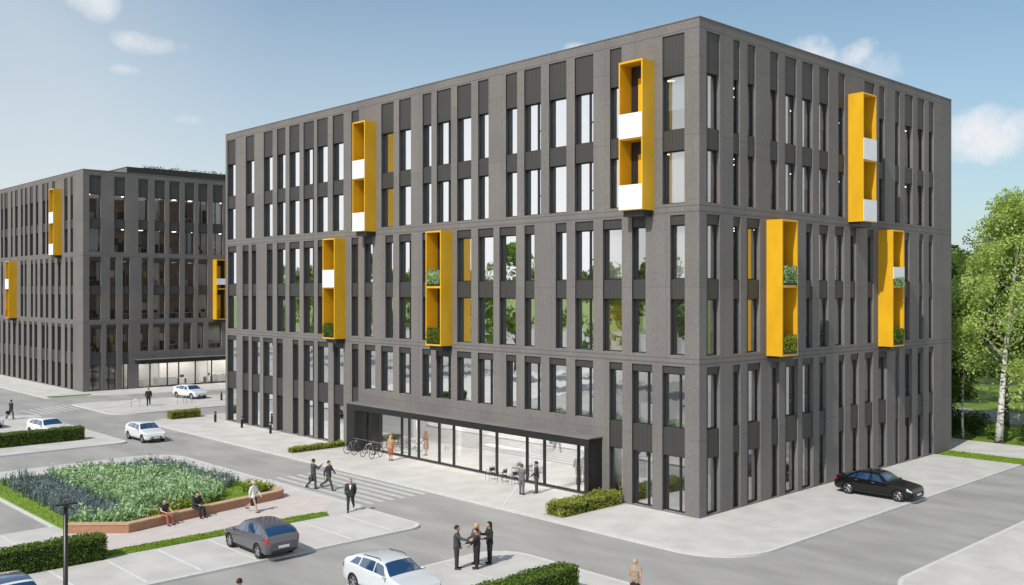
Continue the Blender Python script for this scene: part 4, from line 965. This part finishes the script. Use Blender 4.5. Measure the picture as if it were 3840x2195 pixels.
    def span(nm, t0, t1, s0, mat, off=.008, nt=8, mt=10):    # windscreen / rear screen: across the car from s0 to the other side
        mb = MB(); cols = []
        svals = [s0 + (8 - s0) * k / mt for k in range(mt + 1)]
        seq = [(s, 1) for s in svals] + [(s, -1) for s in reversed(svals[:-1])]
        for i in range(nt + 1):
            t = t0 + (t1 - t0) * i / nt; row = []
            for s, sy in seq:
                p = pt(t, s); p = Vector((p.x, p.y * sy, p.z)) + nrm(t, s, sy) * off; row.append(len(mb.v)); mb.v.append(tuple(p))
            cols.append(row)
        for a, b in zip(cols, cols[1:]):
            for k in range(len(seq) - 1): mb.f.append((a[k], a[k + 1], b[k + 1], b[k])); mb.m.append(0)
        return mb.build(nm, mat, root, smooth=True)
    G = M['car_glass']
    if style == 'sedan':
        span('windscreen', Hh * .16, Hh * .385, 5.35, G); span('rear_window', -Hh * .70, -Hh * .46, 5.35, G)
        patch('side_window', -.02 * Hh, .30 * Hh, 4.12, 4.88, G, t0b=-.02 * Hh, t1b=.15 * Hh); patch('side_window', -.40 * Hh, -.05 * Hh, 4.12, 4.88, G, t0b=-.37 * Hh, t1b=-.05 * Hh); patch('side_window', -.60 * Hh, -.43 * Hh, 4.15, 4.8, G, t0b=-.45 * Hh, t1b=-.40 * Hh, nt=4)
    else:
        span('windscreen', Hh * .19, Hh * .445, 5.35, G); span('rear_window', -Hh * .95, -Hh * .74, 5.35, G)
        patch('side_window', 0, .36 * Hh, 4.12, 4.88, G, t0b=0, t1b=.20 * Hh); patch('side_window', -.44 * Hh, -.03 * Hh, 4.12, 4.88, G, t0b=-.42 * Hh, t1b=-.03 * Hh); patch('side_window', -.74 * Hh, -.48 * Hh, 4.16, 4.84, G, t0b=-.60 * Hh, t1b=-.46 * Hh, nt=5)
    if glassroof: span('sunroof', -Hh * .45, Hh * .12, 5.6, G)
    patch('headlight', Hh * .86, Hh * .972, 2.6, 3.6, M['clear_lamp'], nt=5, ns=3)
    patch('tail_light', -Hh * .985, -Hh * .90, 2.5, 3.7, M['red_lamp'], nt=5, ns=3)
    patch('sill_trim', -Hh * .42, Hh * .45, .05, .9, M['plastic'], off=.01, nt=8, ns=2)
    for t_ in (.05, -.38): patch('door_handle', Hh * t_ - .1, Hh * t_ + .06, 3.0, 3.12, M['rim'] if style == 'sedan' else pm, off=.03, nt=2, ns=1)
    top, be, wv = prof(Hh)
    mb = MB(); mb.box((Hh - .02, -.42, .36), (Hh + .012, .42, .50)); g_ = mb.build('grille', M['plastic'], root)
    mb = MB(); mb.box((Hh - .07, -.55, .27), (Hh + .006, .55, .34)); mb.build('bumper_intake', M['plastic'], root)
    mb = MB(); mb.box((Hh + .014, -.26, .37), (Hh + .024, .26, .48)); mb.build('number_plate', M['plate'], root)
    mb = MB(); mb.box((-Hh - .024, -.26, .50), (-Hh - .006, .26, .61)); mb.build('number_plate', M['plate'], root)
    mb = MB(); mb.box((-Hh - .012, -.62, .30), (-Hh + .06, .62, .42)); mb.build('bumper_trim', M['plastic'], root)
    for sy in (-1, 1):
        mb = MB(); mb.ball((Hh * .36, sy * (W + .08), .98), .1, .55, 1, .62, 10); mb.tube([(Hh * .36, sy * (W - .1), .93), (Hh * .36, sy * (W + .04), .96)], .02, 6)
        mb.build('side_mirror', pm if style != 'sedan' else M['car_black'], root, smooth=True)
    if rails:
        for sy in (-1, 1): mb = MB(); mb.tube([(-Hh * .45, sy * .60, 1.38), (-Hh * .41, sy * .60, 1.45), (Hh * .02, sy * .60, 1.49), (Hh * .07, sy * .60, 1.42)], .015, 6); mb.build('roof_rail', M['plastic'], root)
    return root
Zr = -.10
car('parked_car', -19.45, 10.25, R(90), 'hatch', M['car_grey'], 'metallic grey hatchback seen from behind, parked in a bay near the brick wall', 4.1)
car('parked_car', 12.2, -3.75, R(-90), 'sedan', M['car_black'], 'black saloon car parked nose out in front of the shaded facade', 4.7)
car('white_car', -9.75, 46.4, R(-90), 'hatch', M['car_white'], 'white car with a blue windscreen driving along the road at middle left', 4.3, z=Zr)
car('parked_car', -18.92, 1.0, R(-90), 'hatch', M['car_silver'], 'large pale silver hatchback with roof rails, cut by the bottom edge of the picture', 4.45, rails=True)
car('parked_car', -14.9, 53.3, R(-82), 'hatch', M['car_white'], 'white car half hidden behind the clipped hedge at left', 4.3)
car('parked_car', 5.9, 72.0, R(-80), 'hatch', M['car_white'], 'white car standing by the glazed front of the distant office block', 4.3)
car('parked_car', -17.4, 62.5, R(-75), 'hatch', M['car_white'], 'pale car mostly cut off by the left edge of the picture', 4.3)
car('parked_car', -30.6, 7.9, R(-90), 'hatch', M['car_white'], 'white car in the extreme lower left corner below the hedge', 4.3, glassroof=True)

# ------------------------------------------------------------------ people
MATS = {}
def cmat(c):
    k = tuple(round(v, 3) for v in c)
    if k not in MATS: MATS[k] = noisy('cloth_%d' % len(MATS), k, tuple(v * .75 for v in k), scale=8, rough=.85)
    return MATS[k]
def capsule(mb, a, b, ra, rb, n=10):
    mb.tube([a, b], [ra, rb], n); mb.ball(a, ra, n=n); mb.ball(b, rb, n=n)
def person(x, y, face, label, top=(.03, .03, .035), legs=(.03, .03, .035), hair=(.03, .02, .015), h=1.78, stride=0, arms=((10, 8), (-10, 8)), bend=(20, 20), skirt=False, long_hair=False, bare=False, lower_bare=False, sit=False, z=0, shirt=None, coat=False, group=None, bag=False, lean=0, pull=None):
    """face: heading degrees; local +Y is forward"""
    k = h / 1.78; root = empty('person', (x, y, z), R(face) - R(90)); root.scale = (1.12, 1.12, 1.02); tag(root, label, 'person', group)
    V = lambda a, b, c: Vector((a * k, b * k, c * k))
    hipz = .93 if not sit else .52
    def leg(sy):
        hip = Vector((sy * .095, 0, hipz)); 
        if sit: kn = hip + Vector((sy * .03, .42, .02)); an = kn + Vector((0, .10, -.43))
        else:
            a = R(stride * sy); kn = hip + Vector((0, math.sin(a) * .43, -math.cos(a) * .43)); bk = R(8 + (22 if stride * sy < 0 else 0) if stride else 0); an = kn + Vector((0, math.sin(a - bk) * .43, -math.cos(a - bk) * .43))
        return hip, kn, an
    ls = [leg(-1), leg(1)]; low = min(l[2].z for l in ls); dz = .08 - low
    if sit: dz = 0; ls = [(a, b, Vector((c.x, c.y, .09))) for a, b, c in ls]
    off = Vector((0, 0, dz)) if not sit else Vector((0, 0, 0))
    ls = [tuple(p + off for p in l) for l in ls]; pz = hipz + off.z
    ln = R(lean)
    def up(hh, sx=0, fy=0): return Vector((sx, fy + math.sin(ln) * hh, pz + math.cos(ln) * hh))
    ch = up(.38); nk = up(.54); hd = up(.70, 0, .02)
    am = []
    for i, sy in enumerate((-1, 1)):
        sh = up(.49, sy * .19); fa, oa = arms[i]; fa = R(fa); oa = R(oa)
        el = sh + Vector((sy * math.sin(oa) * .28, math.sin(fa) * .28, -math.cos(fa) * math.cos(oa) * .28)); fb = fa + R(bend[i])
        wr = el + Vector((-sy * .03, math.sin(fb) * .25, -math.cos(fb) * .25)); am.append((sh, el, wr, (wr - el).normalized(), sy))
    mb = MB(); K = lambda p: p * k
    def cap(a, b, ra, rb, e=0): capsule(mb, K(a), K(b), ra * k + e, rb * k + e)
    # body (skin)
    def torso(e=0):
        cap(up(.0, -.07), up(.0, .07), .105, .105, e); cap(up(.05), up(.2), .12, .105, e); cap(up(.05, -.05), up(.3, -.07), .10, .10, e); cap(up(.05, .05), up(.3, .07), .10, .10, e); cap(up(.38, -.10), up(.38, .10), .105, .105, e); cap(up(.48, -.15), up(.48, .15), .062, .062, e)
    torso(); cap(up(.48), up(.62), .06, .052)
    mb.ball(K(hd), .105 * k, .78, .95, 1.15, 16); mb.ball(K(hd + Vector((0, .035, -.06))), .06 * k, .9, 1, .9, 10)
    mb.ball(K(hd + Vector((0, .105, -.012))), .018 * k, .8, 1.2, 1.4, 8)
    for sy in (-1, 1): mb.ball(K(hd + Vector((sy * .083, 0, 0))), .024 * k, .4, .8, 1.3, 8)
    for hip, kn, an in ls:
        cap(hip, kn, .082, .056); cap(kn, kn.lerp(an, .35), .054, .056); cap(kn.lerp(an, .35), an, .056, .036); cap(an + Vector((0, -.03, -.04)), an + Vector((0, .15, -.05)), .036, .03)
    for sh, el, wr, d, sy in am:
        cap(sh, el, .05, .04); cap(el, wr, .04, .026)
        sd = Vector((sy, 0, 0)).cross(d); 
        u = d.cross(Vector((1, 0, 0))); u = u.normalized() if u.length > .1 else Vector((0, 1, 0))
        cap(wr, wr + d * .075, .024, .03)
        for q, fl_ in zip((-.030, -.010, .010, .030), (.062, .078, .074, .055)):
            b0 = wr + d * .085 + u * q; m1 = b0 + d * fl_ * .55 - Vector((sy * .008, 0, 0)); cap(b0, m1, .010, .009); cap(m1, m1 + d * fl_ * .4 - Vector((sy * .016, 0, 0)), .009, .008)
        b0 = wr + d * .03 + u * .032; cap(b0, b0 + d * .035 + u * .022, .012, .010); cap(b0 + d * .035 + u * .022, b0 + d * .062 + u * .026, .010, .009)
    body = mb.build('person_body', M['skin'], root); md = body.modifiers.new('r', 'REMESH'); md.mode = 'VOXEL'; md.voxel_size = .0095; BATCH.append(body)
    def remeshed(nm, mat, vox=.014):
        o = mb.build(nm, mat, root); md = o.modifiers.new('r', 'REMESH'); md.mode = 'VOXEL'; md.voxel_size = vox; BATCH.append(o); return o
    e = .014
    mb = MB(); torso(e)
    for sh, el, wr, d, sy in am:
        if not bare: cap(sh, el, .055, .046, e); cap(el, el.lerp(wr, .93), .045, .034, e)
        else: cap(sh, sh.lerp(el, .35), .05, .046, e * .6)
    if coat:
        cap(up(-.05, -.07), up(-.38, -.09), .13, .15, e); cap(up(-.05, .07), up(-.38, .09), .13, .15, e); cap(up(-.05), up(-.38), .13, .14, e)
    elif not sit: cap(up(-.02, -.06), up(-.07, -.06), .112, .112, e); cap(up(-.02, .06), up(-.07, .06), .112, .112, e)
    remeshed('coat' if coat else ('blouse' if bare else 'jacket'), cmat(top))
    mb = MB()
    if skirt and not sit:
        cap(up(0, -.05), up(-.42, -.07), .11, .12, e); cap(up(0, .05), up(-.42, .07), .11, .12, e); remeshed('skirt', cmat(legs))
    elif skirt:
        for hip, kn, an in ls: cap(hip, kn, .1, .085, e)
        remeshed('skirt', cmat(legs))
    else:
        for hip, kn, an in ls: cap(hip, kn, .088, .064, e * .8); cap(kn, an + Vector((0, 0, .02)), .062, .052, e * .6)
        cap(up(0, -.06), up(0, .06), .104, .104, e * .5); remeshed('trousers', cmat(legs))
    for hip, kn, an in ls:
        mb = MB(); cap(an + Vector((0, -.035, -.045)), an + Vector((0, .155, -.052)), .040, .034); 
        o = remeshed('shoe', M['plastic'], .012)
    mb = MB()
    def hf(p): 
        q = p.copy()
        if q.y > .045 * k and q.z < .045 * k: q.y = .045 * k
        if q.z < -.03 * k and not long_hair: q.z = -.03 * k
        return q
    mb.ball(K(hd + Vector((0, -.012, .018))), .115 * k, .80, .97, 1.12, 16, fn=hf)
    if long_hair: mb.ball(K(hd + Vector((0, -.07, -.12))), .11 * k, .8, .45, 1.5, 12)
    mb.build('hair', cmat(hair), root, smooth=True)
    if shirt:
        mb = MB(); c0 = up(.47, 0, .06); mb.v = [tuple(K(up(.50, -.05, .09))), tuple(K(up(.50, .05, .09))), tuple(K(up(.22, 0, .135))), tuple(K(up(.36, -.035, .132))), tuple(K(up(.36, .035, .132)))]; mb.f = [(0, 3, 2, 4, 1)]; mb.m = [0]; mb.build('shirt', cmat(shirt), root)
    return root, am, k
suit = (.035, .034, .036); gs_ = (.07, .068, .07)
D_ = lambda dx, dy: math.degrees(math.atan2(dy, dx))
person(-12.2, 13.8, D_(-.9, -1), 'man in a black suit with open white shirt walking towards the parking bays', suit, suit, (.35, .25, .18), stride=16, arms=((-18, 8), (14, 8)), shirt=(.75, .75, .75))
P1, am1, k1 = person(-10.25, 20.65, D_(1, -.15), 'left of two grey suited men on the crosswalk, carrying a black briefcase', gs_, gs_, stride=10, z=-.09, arms=((5, 5), (40, 10)), bend=(5, 95), group='two men on the crosswalk')
person(-9.75, 19.75, D_(.5, -1), 'right of two grey suited men on the crosswalk, in mid stride', gs_, gs_, stride=24, z=-.09, arms=((25, 8), (-25, 8)), group='two men on the crosswalk')
person(-16.05, 17.2, D_(.6, -1), 'woman in a white top and black skirt walking beside the brick wall', (.8, .8, .76), (.02, .018, .02), (.62, .5, .3), 1.68, stride=20, skirt=True, arms=((20, 6), (-20, 6)), z=.008)
person(-14.95, 1.75, D_(.8, -.9), 'man in a dark grey suit at the left of the group of four, shaking hands', gs_, (.045, .044, .046), (.02, .018, .018), 1.83, arms=((4, 8), (55, 5)), bend=(15, 25), group='group of four people by the hedge')
person(-14.3, 1.2, D_(-.8, .6), 'dark haired person in a black suit in front of the group of four', (.022, .018, .02), (.02, .018, .02), (.04, .02, .015), 1.70, arms=((45, 8), (10, 8)), bend=(35, 40), group='group of four people by the hedge')
person(-13.85, 1.72, D_(-1, .1), 'blonde woman in a brown jacket in the middle of the group of four', (.14, .085, .06), (.025, .02, .02), (.55, .38, .18), 1.74, arms=((10, 8), (15, 8)), bend=(60, 60), long_hair=True, group='group of four people by the hedge')
person(-13.4, 1.38, D_(-1, .5), 'tall dark haired woman in black at the right of the group of four', (.018, .018, .02), (.018, .018, .02), (.02, .015, .012), 1.80, arms=((5, 14), (20, 14)), bend=(80, 80), long_hair=True, group='group of four people by the hedge')
person(-2.6, 10.55, D_(1, .2), 'left man in a light grey suit talking in front of the entrance glass', (.16, .155, .16), (.15, .145, .15), (.1, .09, .08), 1.76, arms=((8, 6), (25, 6)), bend=(15, 60), group='two men talking at the entrance')
person(-1.7, 10.25, D_(-.6, .9), 'right man in a dark grey suit talking in front of the entrance glass', (.06, .058, .06), (.075, .072, .075), (.03, .028, .028), 1.84, arms=((5, 10), (5, 10)), bend=(45, 45), group='two men talking at the entrance')
person(-1.45, 24.85, D_(1, .1), 'woman in a tan coat and red brown skirt in front of the entrance doors', (.50, .28, .13), (.36, .10, .05), (.6, .42, .22), 1.74, skirt=True, coat=False, long_hair=True, arms=((10, 8), (20, 8)), bend=(30, 50))
person(-13.0, -6.35, D_(1, .3), 'blonde woman in a sand coloured top and black skirt at the bottom edge', (.36, .27, .19), (.022, .015, .018), (.50, .36, .2), 1.68, skirt=True, bare=True, arms=((8, 7), (-8, 7)))
person(-25.2, 1.3, D_(1, .5), 'person of whom only the dark haired head shows at the bottom edge', suit, suit, (.03, .015, .015), 1.78)
person(-.6, 67.6, D_(-.5, -1), 'man in a black coat standing alone on the far plaza', (.02, .02, .02), (.02, .02, .02), (.03, .025, .02), 1.82, stride=6, coat=False, arms=((5, 14), (5, 14)))
person(-13.95, 66.3, D_(1, .3), 'person in dark clothes with a bag near the far crosswalk', (.02, .02, .02), (.12, .12, .12), (.08, .07, .06), 1.78, stride=12)
person(-20.62, 17.95, D_(.2, -1), 'woman in a dark sleeveless top and salmon trousers seated on the brick wall', (.025, .03, .035), (.34, .12, .08), (.05, .03, .02), 1.70, sit=True, bare=True, arms=((25, 10), (30, 10)), bend=(50, 50), z=-.03)
person(-18.75, 18.35, D_(.25, -1), 'man in a black suit seated on the brick wall', (.02, .02, .024), (.02, .018, .022), (.03, .025, .02), 1.76, sit=True, arms=((25, 12), (30, 12)), bend=(55, 55), z=-.03, lean=6)
def bag(name, x, y, z, mat, label, s=1):
    r_ = empty(name, (x, y, z)); tag(r_, label, 'bag')
    mb = MB(); mb.box((-.19 * s, -.06 * s, 0), (.19 * s, .06 * s, .28 * s)); mb.build('case', mat, r_)
    mb = MB(); mb.tube([(-.07, 0, .28 * s), (-.06, 0, .35 * s), (.06, 0, .35 * s), (.07, 0, .28 * s)], .012, 6); mb.build('handle', mat, r_)
bag('briefcase', -10.22, 20.86, .34, M['black'], 'black briefcase held by the left man on the crosswalk')
bag('handbag', -13.0, -6.62, .42, M['black'], 'black handbag carried by the woman at the bottom edge', .9)
bag('shoulder_bag', -14.2, 66.35, .5, M['black'], 'black bag carried by the person near the far crosswalk')

# ------------------------------------------------------------------ bake modifiers into plain meshes
bpy.context.view_layer.update()
dg = bpy.context.evaluated_depsgraph_get()
for o in BATCH:
    me = bpy.data.meshes.new_from_object(o.evaluated_get(dg)); rem = any(m_.type == 'REMESH' for m_ in o.modifiers)
    mats_ = [s.material for s in o.material_slots]
    o.modifiers.clear(); o.data = me
    if not me.materials:
        for q in mats_: me.materials.append(q)
    if rem:
        for p_ in me.polygons: p_.use_smooth = True
for o in TMP: bpy.data.objects.remove(o)
